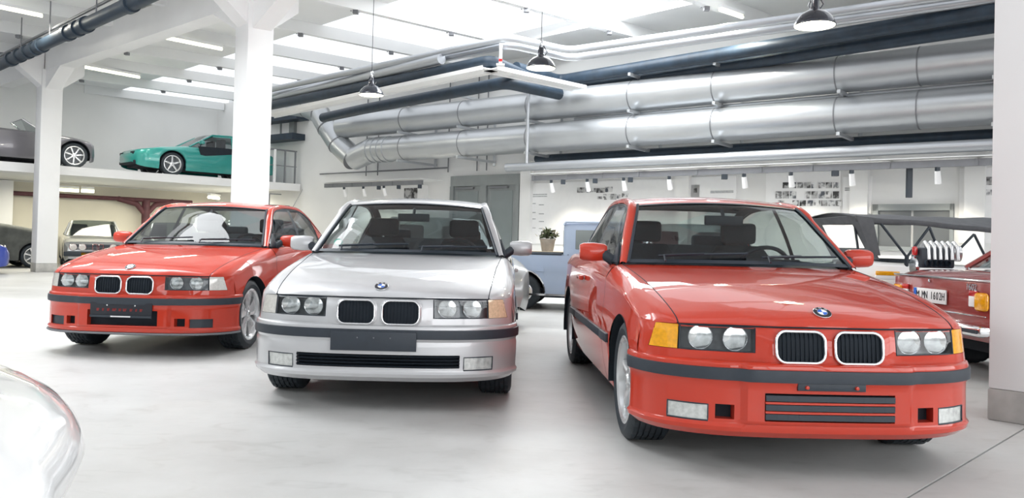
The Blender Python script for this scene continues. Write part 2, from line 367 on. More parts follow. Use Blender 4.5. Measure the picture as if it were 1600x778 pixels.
def build_car(name, loc, yaw, spec, **k):
    root = empty(name, loc, yaw - PI/2, **k)
    P = spec['paint']; bt = spec['bumper']
    RW = .355; WB = -2.70; ZC = .32
    def arch(x):
        for xc in (0, WB):
            if abs(x-xc) < RW: return ZC + math.sqrt(RW*RW-(x-xc)**2)
        return 0
    # ---- hood
    nu, nv = 28, 17; us = [8*(i/nu)**1.15 for i in range(nu+1)]
    c = spl(HC, us); e = spl(HE, us); xn0 = .722; ye0 = .668
    tys = [t_of_y(NOSE, ye0*j/nv) for j in range(nv+1)]; gN = [(xn0-spl(NOSE, [t])[0][0])/(xn0-.585) for t in tys]
    def hoodP(i, j):
        f = j/nv; u = us[i]/8; wt = (1-u)**4; g = wt*gN[j] + (1-wt)*f*f
        x = c[i][0] + (e[i][0]-c[i][0])*g; y = e[i][1]*f
        z = c[i][2] + (e[i][2]-c[i][2])*f**2.6
        yr = .30 + .30*u; z += .006*sm(-.03, .03, y-yr)*min(1, u*12)*(1-f)*2 - .010*sm(0, .05, abs(y)-yr)*min(1, u*8)*(1-f)
        return (x, y, z)
    G = [[hoodP(i, j) if j >= 0 else (lambda q: (q[0], -q[1], q[2]))(hoodP(i, -j)) for j in range(-nv, nv+1)] for i in range(nu+1)]
    G = [[(x, y*.9945, z) for x, y, z in r] for r in G]
    lip = [(x-.004, y, z-.02) for x, y, z in G[0]]
    for sd in (1, -1): MB().tube([(x, sd*y*.997, z-.003) for x, y, z in spl(HE, np.linspace(0, 8, 30))], .0045, 6).build('bonnet_seam_shade', DARK, root)
    MB().tube([(x-.002, y, z-.008) for x, y, z in G[0]], .0045, 6).build('bonnet_seam_shade', DARK, root)  # dark tube drawn as the shadow under the bonnet lip
    hood = MB().grid([lip] + G).build('hood', P, root, smooth=50)
    roundel(root, .655, 0, .7605, (.5, 0, .86), (-.86, 0, .5))
    # ---- nose panel with lamp openings
    rows = [.515, .545, .572, .632, .688, .6955]
    ys = sorted(set([0, .08, .16, .24, .27, .30, .327, .36, .42, .48, .54, .60, .64, .665, .70, .74, .777]))
    tail = list(np.linspace(t_of_y(NOSE, .777)+.25, 9, 6))
    T777 = t_of_y(NOSE, .777)
    def PN(sg, t, z):
        if .57 < z < .69 and abs(t-T777) < .3: t -= (z-.572)/.116*.42*(1-abs(t-T777)/.3)
        x, y, nx, ny = planpt(NOSE, t); o = .10*(.695-z) + .012*(1-sm(.26, .33, y))*sm(.51, .55, z)*(1-sm(.66, .69, z))
        return (x+nx*o - (.012*sm(.68, .70, z)), sg*(y+ny*o), z)
    mb, loops = holed(NOSE, ys, tail, rows, PN, [(.327, .777, .572, .688), (-.777, -.327, .572, .688)], .05)
    nose = mb.build('nose_panel', P, root, smooth=40)
    # ---- lamps
    ind = spec['ind']
    for sd in (1, -1):
        def F(y, z, back=.004):
            t = t_of_y(NOSE, y); p = PN(1, t, z); return Vector((p[0]-back, sd*p[1], p[2]))
        yy = [.330 + (.657-.330)*i/8 for i in range(9)]
        mb = MB(); mb.grid([[F(y, z, .055) for z in (.574, .63, .687)] for y in yy])
        for a, b in (((yy[0], .574), (yy[0], .687)), ((yy[-1], .574), (yy[-1], .687))):
            mb.add([F(*a, .055), F(*b, .055), F(*b, .004), F(*a, .004)], [(0, 1, 2, 3)])
        mb.grid([[F(y, .574, .055), F(y, .574, .004)] for y in yy]); mb.grid([[F(y, .687, .055), F(y, .687, .004)] for y in yy])
        hl = mb.build('headlight', LAMPH, root)
        for yb in (.413, .565):
            cpos = F(yb, .633, .045); s_ = MB().lathe([(0.0, -.008), (.012, -.006), (.03, .004), (.046, .016), (.056, .030), (.0585, .034)], c=cpos, axis='x', n=28).build('reflector', CHROME, hl)
            MB().lathe([(0, .028), (.012, .026), (.016, .018), (.016, .0)], c=cpos, axis='x', n=16).build('bulb', FOGL, hl)
            MB().lathe([(0, .036), (.02, .0355), (.035, .034), (.055, .030)], c=cpos, axis='x', n=28).build('projector_lens', BOWLG, hl)
        MB().grid([[F(y, z, .003) for z in (.574, .60, .63, .66, .687)] for y in yy]).build('lens', LENS, hl)
        fr = [F(y, .574, .001) for y in yy] + [F(y, .687, .001) for y in yy[::-1]]
        MB().tube(fr, .0035, 6, closed=True).build('frame', BLACKP, hl)
        yi = [.664 + (.775-.664)*i/7 for i in range(8)]
        mb = MB(); mb.grid([[F(y, z, .002) for z in (.574, .60, .63, .66, .687)] for y in yi])
        mb.grid([[F(y, .574, .002), F(y, .574, .04)] for y in yi]).grid([[F(y, .687, .002), F(y, .687, .04)] for y in yi])
        m_, l_ = ind[0 if sd < 0 else 1]
        io = mb.build('indicator', m_, root); tag(io, l_)
    # ---- kidneys
    for sd in (1, -1):
        kc = (sd*.136, .608); wv, hv = .225, .142
        def K(y, z, out):
            t = t_of_y(NOSE, abs(y)); p = PN(1, t, z); return Vector((p[0]+out, y, p[2]))
        ol = rrect(wv, hv, .045)
        ol = [(y + (-.012*sd if False else 0), z) for y, z in ol]
        ring = [K(kc[0]+a, kc[1]+b, .010) for a, b in ol]
        ko = MB().tube(ring, .0075 if bt == 'M' else .006, 8, closed=True).build('kidney_grille', CHROME, root, smooth=60)
        if bt != 'M':
            ring2 = [K(kc[0]+a*1.10, kc[1]+b*1.16, .004) for a, b in ol]
            n = len(ring); b_ = MB(); b_.add([K(kc[0]+a*1.02, kc[1]+b*1.03, .012) for a, b in ol] + [K(kc[0]+a*1.13, kc[1]+b*1.18, .003) for a, b in ol], [(i, (i+1) % n, (i+1) % n+n, i+n) for i in range(n)])
            b_.build('surround', SILVER if bt == 'S' else P, ko)
        def hk(a):
            q = abs(a) - (wv/2-.045); return hv/2 if q <= 0 else hv/2-.045+math.sqrt(max(.045**2-q*q, 0))
        MB().grid([[K(kc[0]+a, kc[1]+hk(a)*f*.985, .0045) for f in (-1, -.5, 0, .5, 1)] for a in np.linspace(-wv/2, wv/2, 17)]).build('backing', DARK, ko, smooth=0)
        for i in range(11):
            yv = kc[0] + wv*(-.5+(i+.5)/11); hh = hk(wv*(-.5+(i+.5)/11)) - .003
            MB().add([K(yv-.0035, kc[1]-hh, .005), K(yv+.0035, kc[1]-hh, .005), K(yv+.0035, kc[1]+hh, .005), K(yv-.0035, kc[1]+hh, .005),
                      K(yv-.0025, kc[1]-hh, .013), K(yv+.0025, kc[1]-hh, .013), K(yv+.0025, kc[1]+hh, .013), K(yv-.0025, kc[1]+hh, .013)],
                     [(0,1,5,4), (1,2,6,5), (2,3,7,6), (3,0,4,7), (4,5,6,7)]).build('slat', SLATM, ko, smooth=0)
    # ---- front bumper
    if bt == 'S': holes = [(-.50, .50, .272, .352), (.525, .70, .258, .338), (-.70, -.525, .258, .338)]
    else: holes = [(-.30, .30, .270, .398), (.43, .515, .268, .335), (-.515, -.43, .268, .335), (.545, .715, .255, .33), (-.715, -.545, .255, .33)]
    zs = [.185, .205, .215, .235, .25] + sorted(set([h[2] for h in holes] + [h[3] for h in holes])) + [.41, .43, .442, .447, .475, .505, .512, .524, .530, .533]
    zs = sorted(set(zs))
    ys = sorted(set([0, .1, .2, .25, .35, .375, .39, .405, .42, .47, .60, .65] + [abs(h[0]) for h in holes] + [abs(h[1]) for h in holes]))
    tail = list(np.linspace(t_of_y(BUMP, .725), 9, 14))
    def off(z):
        return interp(z, [(.185, -.035), (.205, -.010), (.215, .003), (.235, .008), (.25, -.003), (.27, -.004), (.40, -.006 if bt == 'M' else .002), (.43, -.004), (.447, .004), (.512, .004), (.524, 0), (.530, -.010), (.533, -.035)])
    def PB(sg, t, z):
        x, y, nx, ny = planpt(BUMP, t); o = off(z)
        if bt == 'M': o += .022*(1-sm(.375, .405, y))*sm(.235, .265, z) - .006*sm(.545, .56, y)*0
        elif .395 < z < .405: o -= .004
        px, py = x+nx*o, y+ny*o
        xa = math.sqrt(max(RW*RW-(z-ZC)**2, .01))+.002
        if px < .42: px = .42 - (.42-px)/(.42-.26)*(.42-xa)
        return (px, sg*py, z)
    mb, loops = holed(BUMP, ys, tail, zs, PB, holes, .06)
    fb = mb.build('front_bumper', P, root, smooth=35)
    # rubber strip
    def strip(curve, PF, z0, z1, out, tmax, nm, m, par, t0=0, both=True):
        ts = list(np.linspace(t0, tmax, 30)); rows = []
        def Q(sg, t, z, o):
            x, y, nx, ny = planpt(curve, t); p = PF(sg, t, z); return (p[0]+nx*o, p[1]+sg*ny*o, z)
        cols = [(-1, t) for t in ts[::-1]] + [(1, t) for t in ts[1:]] if both else [(1, t) for t in ts]
        prof = [(z0, 0.0), (z0+.002, out*.8), ((z0+z1)/2, out), (z1-.002, out*.8), (z1, 0.0)]
        return MB().grid([[Q(sg, t, z, o) for z, o in prof] for sg, t in cols]).build(nm, m, par, smooth=50)
    strip(BUMP, PB, .447, .505, .010, 8.6, 'bumper_strip', GREYP, fb)
    for (L, GG), h in zip(loops, holes):
        back = [p + Vector((-.058, 0, 0)) for p in L]
        w_ = abs(h[1]-h[0]); 
        MB().add(back, [tuple(range(len(back)))]).build('air_intake', DARK, fb, smooth=0)
        isfog = (h[0] > .52 or h[1] < -.52)
        if isfog and spec.get('fog', True):
            g = MB().grid([[p + Vector((-.006, 0, 0)) for p in row] for row in GG]); 
            fo = g.build('fog_light', FOGL, fb); MB().tube([p+Vector((-.002, 0, 0)) for p in L], .004, 6, closed=True).build('frame', BLACKP, fo)
        elif w_ > .4:
            nsl = 3 if bt == 'M' else 4
            if spec.get('slats', True):
                for q in range(nsl):
                    zq = h[2] + (h[3]-h[2])*(q+.5)/nsl; th = (.026 if bt == 'M' else .006)
                    path = [Vector((planpt(BUMP, t_of_y(BUMP, abs(y)))[0] + (.010 if bt == 'M' else -.012), y, zq)) for y in np.linspace(h[0]+.002, h[1]-.002, 13)]
                    sl = MB()
                    for a, b in zip(path[:-1], path[1:]): sl.obox(a, b, .03, th)
                    sl.build('intake_slat', GREYP if bt == 'M' else SLATM, fb, smooth=0)
                if bt == 'M':
                    for q in (1, 2):
                        zq = h[2] + (h[3]-h[2])*q/3
                        path = [Vector((planpt(BUMP, t_of_y(BUMP, abs(y)))[0] + .016, y, zq)) for y in np.linspace(h[0], h[1], 13)]
                        sl = MB()
                        for a, b in zip(path[:-1], path[1:]): sl.obox(a, b, .02, .010)
                        tag(sl.build('intake_slat', P, fb, smooth=0), 'red painted intake slat')
        elif isfog: MB().grid([[p + Vector((-.02, 0, 0)) for p in row] for row in GG]).build('blanking_mesh', BLACKP, fb)
    # plate
    pl = spec['plate']
    if pl == 'holder':
        MB().box((.772, 0, .432), (.012, .315, .036)).build('plate_holder', GREYP, fb, bevel=.003)
        for y in (-.115, .115): MB().lathe([(0, .012), (.008, .010), (.010, 0)], c=(.777, y, .430), axis='x', n=10).build('screw', RED, fb)
    elif pl == 'blank':
        MB().box((.768, -.022, .434), (.014, .52, .116)).build('number_plate_bracket', GREYP, fb, bevel=.003)
        for y in (-.12, -.02, .08): MB().lathe([(0, .004), (.004, .003), (.005, 0)], c=(.7745, y, .455), axis='x', n=8).build('screw', GREYM, fb)
    elif pl == 'dealer':
        np_ = MB().box((.778, 0, .402), (.012, .53, .125)).build('number_plate', PRINTB, fb, bevel=.003)
        MB().box((.786, 0, .347), (.008, .53, .018)).build('plate_frame', GREYP, np_)
        for y, ww in ((-.20, .03), (-.155, .02), (-.11, .03), (-.06, .045), (-.01, .03), (.03, .04), (.085, .03), (.13, .02), (.17, .03)):
            MB().box((.7845, y, .402), (.001, ww*.6, .022)).box((.7845, y+ww*.2, .408), (.001, ww*.5, .012)).build('faded_mark', PRINTR, np_, smooth=0)
        MB().box((.7905, .0, .347), (.001, .17, .010)).build('caption', PRINTW, np_)
        for y in (-.12, .12): MB().lathe([(0, .004), (.005, .003), (.006, 0)], c=(.784, y, .44), axis='x', n=8).build('screw', PRINTW, np_)
    if spec.get('splitter'):
        ts = list(np.linspace(0, 8.5, 26)); cols = [(-1, t) for t in ts[::-1]] + [(1, t) for t in ts[1:]]
        def Q(sg, t, z, o): x, y, nx, ny = planpt(BUMP, t); p = PB(sg, t, .205); return (p[0]+nx*o, p[1]+sg*ny*o, z)
        MB().grid([[Q(sg, t, z, o) for z, o in ((.212, .0), (.209, .022), (.197, .026), (.190, .015), (.192, -.02))] for sg, t in cols]).build('chin_spoiler', GREYM, fb)
    # ---- fenders, doors, rear quarters
    SHR = [(-.62, .832, .845), (-1.2, .834, .862), (-1.95, .834, .872), (-2.4, .832, .875), (-2.9, .822, .875), (-3.3, .795, .87), (-3.52, .745, .865), (-3.63, .62, .86), (-3.675, .35, .86), (-3.68, 0, .86)]
    BLR = [(-.62, .762, .925), (-1.2, .775, .945), (-1.95, .772, .957), (-2.4, .758, .962), (-2.9, .728, .967), (-3.3, .69, .967), (-3.45, .64, .965), (-3.53, .52, .965), (-3.56, .30, .968), (-3.56, 0, .968)]
    def side_cols(shp, topp, zb_fn):
        n = len(shp); cols = []
        for i in range(n):
            s = Vector(shp[i]); tpt = Vector(topp[i])
            d = Vector(shp[min(i+1, n-1)]) - Vector(shp[max(i-1, 0)]); d.z = 0
            nrm = Vector((d.y, -d.x, 0)).normalized() if d.length > 1e-6 else Vector((0, 1, 0))
            if nrm.y < 0 and abs(nrm.x) < .9: nrm = -nrm
            if s.x < -3.4 and nrm.x > 0: nrm = -nrm
            zb = zb_fn(s.x); col = []
            gap = (s-tpt); bul = Vector((0, .5, .85))*gap.length*.17
            for q in range(6):
                f = q/6; col.append(tpt.lerp(s, f) + bul*math.sin(PI*f)*(1-.3*f))
            N = 12
            for q in range(N+1):
                z = s.z + (zb-s.z)*q/N
                o = .020*sm(0, 1, (s.z-z)/max(s.z-.55, .01)) if z > .55 else .020 - .055*((.55-z)/.36)**2.2
                col.append(Vector((s.x+nrm.x*o, s.y+nrm.y*o, z)))
            cols.append(col)
        return cols
    us = list(np.linspace(0, 3.2, 9)) + list(np.linspace(3.4, 8, 44))
    sp_, hp_ = spl(SH, us), spl(HE, us)
    def zbf(x):
        if x > .43: return None
        if x > .292: return .515
        return arch(x) or .205
    for sd in (1, -1):
        mb = MB(); idx = [i for i in range(len(us)) if sp_[i][0] <= .43]
        first = idx[0]
        cols = side_cols([tuple(sp_[i]) for i in idx], [tuple(hp_[i]) for i in idx], zbf)
        xs = []
        mb.grid(cols)
        fr = []
        for i in range(first+1):
            s = Vector(sp_[i]); t = Vector(hp_[i]); g = s-t; bul = Vector((.1, .4, .85))*g.length*.17
            fr.append([t.lerp(s, q/6) + bul*math.sin(PI*q/6)*(1-.3*q/6) for q in range(7)])
        fr[-1] = [Vector(p) for p in cols[0][:7]]
        mb.grid(fr)
        if sd < 0: mb.v = [(x, -y, z) for x, y, z in mb.v]
        fe = mb.build('fender', P, root, smooth=45)
        # door
        ud = list(np.linspace(.012, 2.0, 26)); uq = list(np.linspace(2.008, 2.9, 10)) + list(np.linspace(2.95, 4.7, 40)) + list(np.linspace(4.8, 9, 30))
        for nm, uu in (('door', ud), ('rear_quarter', uq)):
            s2, b2 = spl(SHR, uu), spl(BLR, uu)
            cols = side_cols([tuple(p) for p in s2], [tuple(p) for p in b2], lambda x: (arch(x) or .205))
            mb = MB().grid(cols)
            if sd < 0: mb.v = [(x, -y, z) for x, y, z in mb.v]
            o = mb.build(nm, P, root, smooth=45)
            if nm == 'door':
                MB().box((-1.72, sd*.862, .80), (.20, .03, .035)).build('door_handle', P, o, bevel=.008)
                door = o
        # dark moulding strip along the side
        mm = MB(); 
        for x0, x1 in ((-.36, -.615), (-.635, -1.94), (-1.96, -2.33)):
            mm.obox((x0, sd*.857, .50), (x1, sd*.860, .50), .022, .052)
        mm.build('side_moulding', GREYP, root, bevel=.004)
        # wheel house
        for xc in (0, WB):
            pts = [(xc + (RW+.002)*math.cos(a), ZC + (RW+.002)*math.sin(a)) for a in np.linspace(-.2, PI+.2, 22)]
            w = MB().grid([[(x, sd*y, z) for y in (.845, .70, .50)] for x, z in pts]); w.add([(x, sd*.50, z) for x, z in pts], [tuple(range(len(pts)))])
            w.build('wheel_house', DARK, root)
        # window frame, glass
        ur = list(np.linspace(.25, 7.6, 40)); R_ = spl(RAIL, ur)
        def belt(x): 
            return Vector((x, interp(x, [(p[0], p[1]) for p in BLR[:5]] + []) - .004, interp(x, [(p[0], p[2]) for p in BLR[:5]]) + .004)) if x > -2.9 else Vector((x, .70, .968))
        def winpt(i, f): r = Vector(R_[i]); b = belt(r.x); b.y = max(b.y, r.y); p = b.lerp(r, f); p.y = b.y + (r.y-b.y)*f - .006 + .012*math.sin(PI*f); return Vector((p.x, sd*p.y, p.z))
        def seg(i0, i1, nm, m, par): return MB().grid([[winpt(i, f) for f in np.linspace(0, 1, 6)] for i in range(i0, i1+1)]).build(nm, m, par)
        ib = max(i for i in range(40) if R_[i][0] > -1.66); iq = max(i for i in range(40) if R_[i][0] > -2.50)
        seg(0, ib, 'side_window', GLASS, door); seg(ib, ib+1, 'b_pillar', BLACKP, root); seg(ib+1, iq, 'quarter_window', GLASS, root); seg(iq, 39, 'c_pillar', P, root)
        MB().tube([winpt(i, 0)+Vector((0, 0, .004)) for i in range(0, iq+1)], .008, 6).build('window_trim', BLACKP, root)
        MB().tube([winpt(i, .97) for i in range(0, iq+1)] + [winpt(iq, .5), winpt(iq, 0)], .007, 6).build('window_trim', BLACKP, root)
        # rail + pillar
        ua = list(np.linspace(0, 8, 44)); A = spl(RAIL, ua); B = spl(INN, ua)
        def rl(i, f): a, b = Vector(A[i]), Vector(B[i]); m_ = a.lerp(b, f) + Vector((.25, .55, .8))*(.030*math.sin(PI*f)*(.5 if ua[i] < 1.5 else .9)); return Vector((m_.x, sd*m_.y, m_.z))
        MB().grid([[rl(i, f) for f in np.linspace(0, 1, 7)] for i in range(44)]).build('roof_rail', P, root, smooth=60)
        MB().grid([[Vector((p.x, p.y*.972, p.z-.012)) for p in [rl(i, f) for f in np.linspace(0, 1, 5)]] for i in range(44)]).build('pillar_trim', FABRIC, root, smooth=60)
        MB().grid([[Vector((p.x, p.y*.975, p.z)) for p in [winpt(i, f) for f in np.linspace(0, 1, 5)]] for i in range(iq, 40)]).build('pillar_trim', FABRIC, root)
        MB().grid([[(x, sd*y, z) for y, z in ((.735, .93), (.72, .60), (.72, .3))] for x in (-.7, -1.6, -2.5, -3.0)]).build('door_lining', FABRIC, root)
        # mirror
        my, mx, mz = sd*.888, -.86, 1.005
        mb = MB(); secs = [(-.092, .038, .045, .01), (-.074, .052, .056, .0), (0, .060, .062, 0), (.062, .055, .058, 0), (.086, .040, .047, 0)]
        rings = []
        for yy, hx, hz, dd in secs:
            rings.append([(mx + (hx*math.cos(a))*(1 if math.cos(a) > 0 else .35), my+sd*yy, mz + hz*math.copysign(abs(math.sin(a))**.75, math.sin(a))) for a in [2*PI*q/20 for q in range(20)]])
        vs = [p for r in rings for p in r]; fs = [(r*20+q, r*20+(q+1) % 20, (r+1)*20+(q+1) % 20, (r+1)*20+q) for r in range(4) for q in range(20)] + [tuple(range(20)), tuple(range(80, 100))]
        mo = MB().add(vs, fs).build('side_mirror', P, root, smooth=50)
        MB().tube([(mx+.02, my-sd*.07, mz-.01), (mx+.03, my-sd*.11, mz-.04), (mx+.04, sd*.750, mz-.055)], [.036, .034, .04], 10).build('mirror_foot', BLACKP, mo)
        MB().prism([(-.64, sd*.752, .945), (-.80, sd*.765, .945), (-.80, sd*.715, 1.075)], (0, sd*.01, 0)).build('mirror_foot', BLACKP, mo, smooth=0)
        MB().lathe([(0, 0), (.002, 0)], c=(mx, my, mz), axis='x', n=6)
    # ---- windscreen, roof, rear glass, deck
    def across(u, f, crown_x, crown_z):
        b = spl(INN, [u])[0]; k = 1-f*f; return (b[0]+crown_x*k, b[1]*f, b[2]+crown_z*k)
    fs_ = np.linspace(-1, 1, 19)
    us1 = np.linspace(0, 2, 12)
    cx = lambda u: .14-.035*u; cz = lambda u: .006*(2-u)*.5 + .022*u*.5+.004
    ws = MB().grid([[across(u, f, cx(u), cz(u)) for f in fs_] for u in us1]).build('windscreen', GLASS, root, smooth=60)
    # ceramic border + sun band
    for a, b in ((0, .10), (1.93, 2.0)):
        MB().grid([[Vector(across(u, f, cx(u), cz(u))) + Vector((.003, 0, .003)) for f in fs_] for u in np.linspace(a, b, 3)]).build('windscreen_border', BLACKP, ws)
    for s in (1, -1):
        MB().tube([Vector(across(u, s*.985, cx(u), cz(u))) + Vector((.006, 0, .004)) for u in us1], .010, 6).build('windscreen_seal', BLACKP, ws)
    czr = lambda u: .028 if u < 5 else .028+.012*(u-5)
    cxr = lambda u: .07*(1-sm(2, 4.5, u)) - .10*sm(4.5, 6.5, u)
    MB().grid([[across(u, f, cxr(u), czr(u)) for f in fs_] for u in np.linspace(2, 5.45, 24)]).build('roof', P, root, smooth=60)
    MB().grid([[across(u, f, cxr(u), czr(u)-.022) for f in fs_] for u in np.linspace(2, 5.45, 24)]).build('headliner', FABRIC, root, smooth=60)
    MB().grid([[across(u, f, cxr(u), .034) for f in fs_] for u in np.linspace(5.45, 8, 12)]).build('rear_window', GLASS, root, smooth=60)
    bl = spl(BLR, np.linspace(4.1, 9, 20))
    MB().grid([[(p[0]+.03*(1-f*f)*0, p[1]*f, p[2]+.012*(1-f*f)) for f in fs_] for p in bl]).build('boot_lid', P, root, smooth=60)
    MB().grid([[(p[0], p[1]*f, p[2]) for f in fs_] for p in spl(HE, np.linspace(7.4, 8, 3))] + [[(-.70, .74*f, .93) for f in fs_]]).build('scuttle', BLACKP, root)
    # wipers
    for y0, y1, zz in spec.get('wipers', ((.10, .62, 0), (-.52, .02, 0))):
        pts = []
        for f in np.linspace(0, 1, 9):
            y = y0+(y1-y0)*f; u = .16 + .10*f; p = Vector(across(u, y/ max(.70-.02*u, .1), cx(u), cz(u))); pts.append(p + Vector((.02, 0, .012)))
        wp = MB().tube(pts, .008, 6).build('wiper', BLACKP, root)
        MB().tube([pts[0]+Vector((.07, .03, -.03)), pts[0]+Vector((.03, 0.03, .005)), pts[4]+Vector((.004, 0, .006))], .007, 6).build('wiper_arm', BLACKP, wp)
    # ---- underbody and cabin
    MB().box((.33, 0, .36), (.56, .96, .34)).box((-1.35, 0, .30), (1.95, 1.56, .20)).box((-2.7, 0, .36), (.78, .96, .34)).box((-3.33, 0, .45), (.50, 1.40, .40)).build('underbody', DARK, root, smooth=0)
    MB().box((.47, 0, .52), (.16, .56, .25)).box((-.05, 0, .60), (.9, 1.0, .26)).build('engine_bay', DARK, root, smooth=0)
    mb = MB(); mb.grid([[(-.66+.05*(1-f*f), .70*f, .915), (-.84, .70*f, .955), (-1.0, .69*f, .945), (-1.08, .68*f, .90), (-1.05, .68*f, .65)][0:5] for f in fs_]); 
    da = mb.build('dashboard', BLACKP, root)
    MB().grid([[(-.96+.0, .36+.20*f, .955), (-.99, .36+.18*f, .985), (-1.08, .36+.18*f, .975), (-1.09, .36+.18*f, .90)] for f in np.linspace(-1, 1, 7)]).build('instrument_hood', BLACKP, da)
    cpt = Vector((-1.19, .36, .90)); ax = Vector((-.88, 0, .47)).normalized(); s_ = Vector((0, 1, 0)); u_ = ax.cross(s_)
    ringp = [cpt + (s_*math.cos(a)+u_*math.sin(a))*.185 for a in [2*PI*q/28 for q in range(28)]]
    swm = MB().tube(ringp, .015, 8, closed=True); swm.obox(cpt-s_*.18, cpt+s_*.18, .05, .02); swm.tube([cpt, cpt-ax*.25], [.05, .03], 12)
    swm.build('steering_wheel', GREYP, root)
    def seat(x, y, bench=False):
        W_ = .25 if not bench else .62
        mb = MB(); rings = []
        for z, xx, hw, d in ((.55, .05, W_*.95, .09), (.62, .02, W_, .10), (.85, -.06, W_, .075), (1.0, -.11, W_*.88, .06), (1.07, -.135, W_*.70, .045)):
            rings.append([(x+xx+d*math.copysign(abs(math.cos(a))**.6, math.cos(a)), y+hw*math.copysign(abs(math.sin(a))**.5, math.sin(a)), z) for a in [2*PI*q/24 for q in range(24)]])
        vs = [p for r in rings for p in r]; n = 24
        mb.add(vs, [(r*n+q, r*n+(q+1) % n, (r+1)*n+(q+1) % n, (r+1)*n+q) for r in range(4) for q in range(n)] + [tuple(range(n)), tuple(range(4*n, 5*n))])
        o = mb.build('seat', FABRIC, root, smooth=60)
        MB().box((x+.28, y, .50), (.5, W_*1.9, .14)).build('seat_cushion', FABRIC, o, bevel=.04)
        for yy in ([y] if not bench else [-.36, .36]):
            MB().box((x-.155, yy, 1.165 if not bench else 1.10), (.09, .27, .16 if not bench else .12)).build('headrest', FABRIC, o, bevel=.03)
    seat(-1.62, .37); seat(-1.62, -.37); seat(-2.45, 0, True)
    MB().grid([[(-2.62, .60*f, .93), (-3.0, .60*f, .955)] for f in fs_]).build('parcel_shelf', FABRIC, root)
    MB().box((-.93, 0, 1.235), (.03, .26, .065)).tube([(-.93, 0, 1.25), (-.985, 0, 1.315)], .012, 8).build('rear_view_mirror', BLACKP, root, bevel=.01)
    for sd in (1, -1): MB().box((-3.668, sd*.42, .74), (.04, .30, .13)).build('tail_light', TAILRED, root, bevel=.02)
    for x in (0, WB):
        for sd in (1, -1): wheel(root, x, sd*.712, sd, spec['wheel'], R=.32)
    if spec.get('antenna'): MB().tube([(-2.35, .40, 1.36), (-2.75, .42, 1.66)], [.004, .002], 6).build('antenna', BLACKP, root)
    if spec.get('sticker'):
        st = MB().lathe([(0, 0), (.035, 0), (.035, .002), (0, .002)], c=(0, 0, 0), axis='x', n=20)
        p = Vector(across(.35, -.80, cx(.35), cz(.35)))
        o = st.build('badge_sticker', PRINTG, root); o.location = p + Vector((-.012, 0, -.002)); o.rotation_euler = (0, math.radians(-38), 0)
        o2 = MB().lathe([(0, .003), (.024, .003)], axis='x', n=20).build('sticker_centre', PRINTW, o)
    return root
# ------------------------------------------------------------------ the setting
def struct(mb, name, m, **k):
    o = mb.build(name, m, None, **k); o['kind'] = 'structure'; return o
# floor: light sealed concrete, cut by one saw joint along D2
FLOORM = bpy.data.materials.new('polished_concrete'); FLOORM.use_nodes = True
nt = FLOORM.node_tree; b = nt.nodes['Principled BSDF']; tc = nt.nodes.new('ShaderNodeTexCoord')
n1 = nt.nodes.new('ShaderNodeTexNoise'); n1.inputs['Scale'].default_value = 0.55; n1.inputs['Detail'].default_value = 9; n1.inputs['Roughness'].default_value = 0.62
r1 = nt.nodes.new('ShaderNodeValToRGB'); r1.color_ramp.elements[0].position = 0.32; r1.color_ramp.elements[1].position = 0.62
r1.color_ramp.elements[0].color = (0.47, 0.465, 0.45, 1); r1.color_ramp.elements[1].color = (0.61, 0.61, 0.60, 1)
n2 = nt.nodes.new('ShaderNodeTexNoise'); n2.inputs['Scale'].default_value = 3.5; n2.inputs['Detail'].default_value = 8; n2.inputs['Distortion'].default_value = 1.2
r2 = nt.nodes.new('ShaderNodeValToRGB'); r2.color_ramp.elements[0].position = 0.30; r2.color_ramp.elements[1].position = 0.45
r2.color_ramp.elements[0].color = (0.86, 0.86, 0.85, 1); r2.color_ramp.elements[1].color = (1, 1, 1, 1)
mp = nt.nodes.new('ShaderNodeMapping'); mp.inputs['Rotation'].default_value = (0, 0, 0.8); mp.inputs['Scale'].default_value = (1, 2.2, 1)
mx = nt.nodes.new('ShaderNodeMixRGB'); mx.blend_type = 'MULTIPLY'; mx.inputs[0].default_value = 0.8
nt.links.new(tc.outputs['Object'], n1.inputs['Vector']); nt.links.new(tc.outputs['Object'], mp.inputs[0]); nt.links.new(mp.outputs[0], n2.inputs['Vector'])
nt.links.new(n1.outputs['Fac'], r1.inputs[0]); nt.links.new(n2.outputs['Fac'], r2.inputs[0]); nt.links.new(r1.outputs[0], mx.inputs[1]); nt.links.new(r2.outputs[0], mx.inputs[2])
nt.links.new(mx.outputs[0], b.inputs['Base Color']); b.inputs['Roughness'].default_value = 0.38
rr_ = nt.nodes.new('ShaderNodeMapRange'); rr_.inputs[3].default_value = 0.30; rr_.inputs[4].default_value = 0.55
nt.links.new(n2.outputs['Fac'], rr_.inputs[0]); nt.links.new(rr_.outputs[0], b.inputs['Roughness'])
ja = at_z(1417, 778, 0); jn = D1      # the joint runs along D2 through this point
g = 0.006
fl = MB()
for s, near, far in ((1, g, 60), (-1, g, 30)):
    A = ja + jn*s*near; B = ja + jn*s*far
    fl.add([A-D2*40, A+D2*40, B+D2*40, B-D2*40], [(0, 1, 2, 3)])
    fl.add([A-D2*40, A+D2*40, A+D2*40-Vector((0, 0, .012)), A-D2*40-Vector((0, 0, .012))], [(0, 1, 2, 3)])
struct(fl, 'floor', FLOORM, smooth=0)
jm = MB().add([ja-D2*40+jn*g-Vector((0, 0, .012)), ja+D2*40+jn*g-Vector((0, 0, .012)), ja+D2*40-jn*g-Vector((0, 0, .012)), ja-D2*40-jn*g-Vector((0, 0, .012))], [(0, 1, 2, 3)])
struct(jm, 'trim_1', mat('joint_filler', (0.22, 0.21, 0.20), 0.8, noise=(9, 0.2)), smooth=0)
def UV(u, v, z=0): p = D2*u + D1*v; return Vector((p.x, p.y, z))
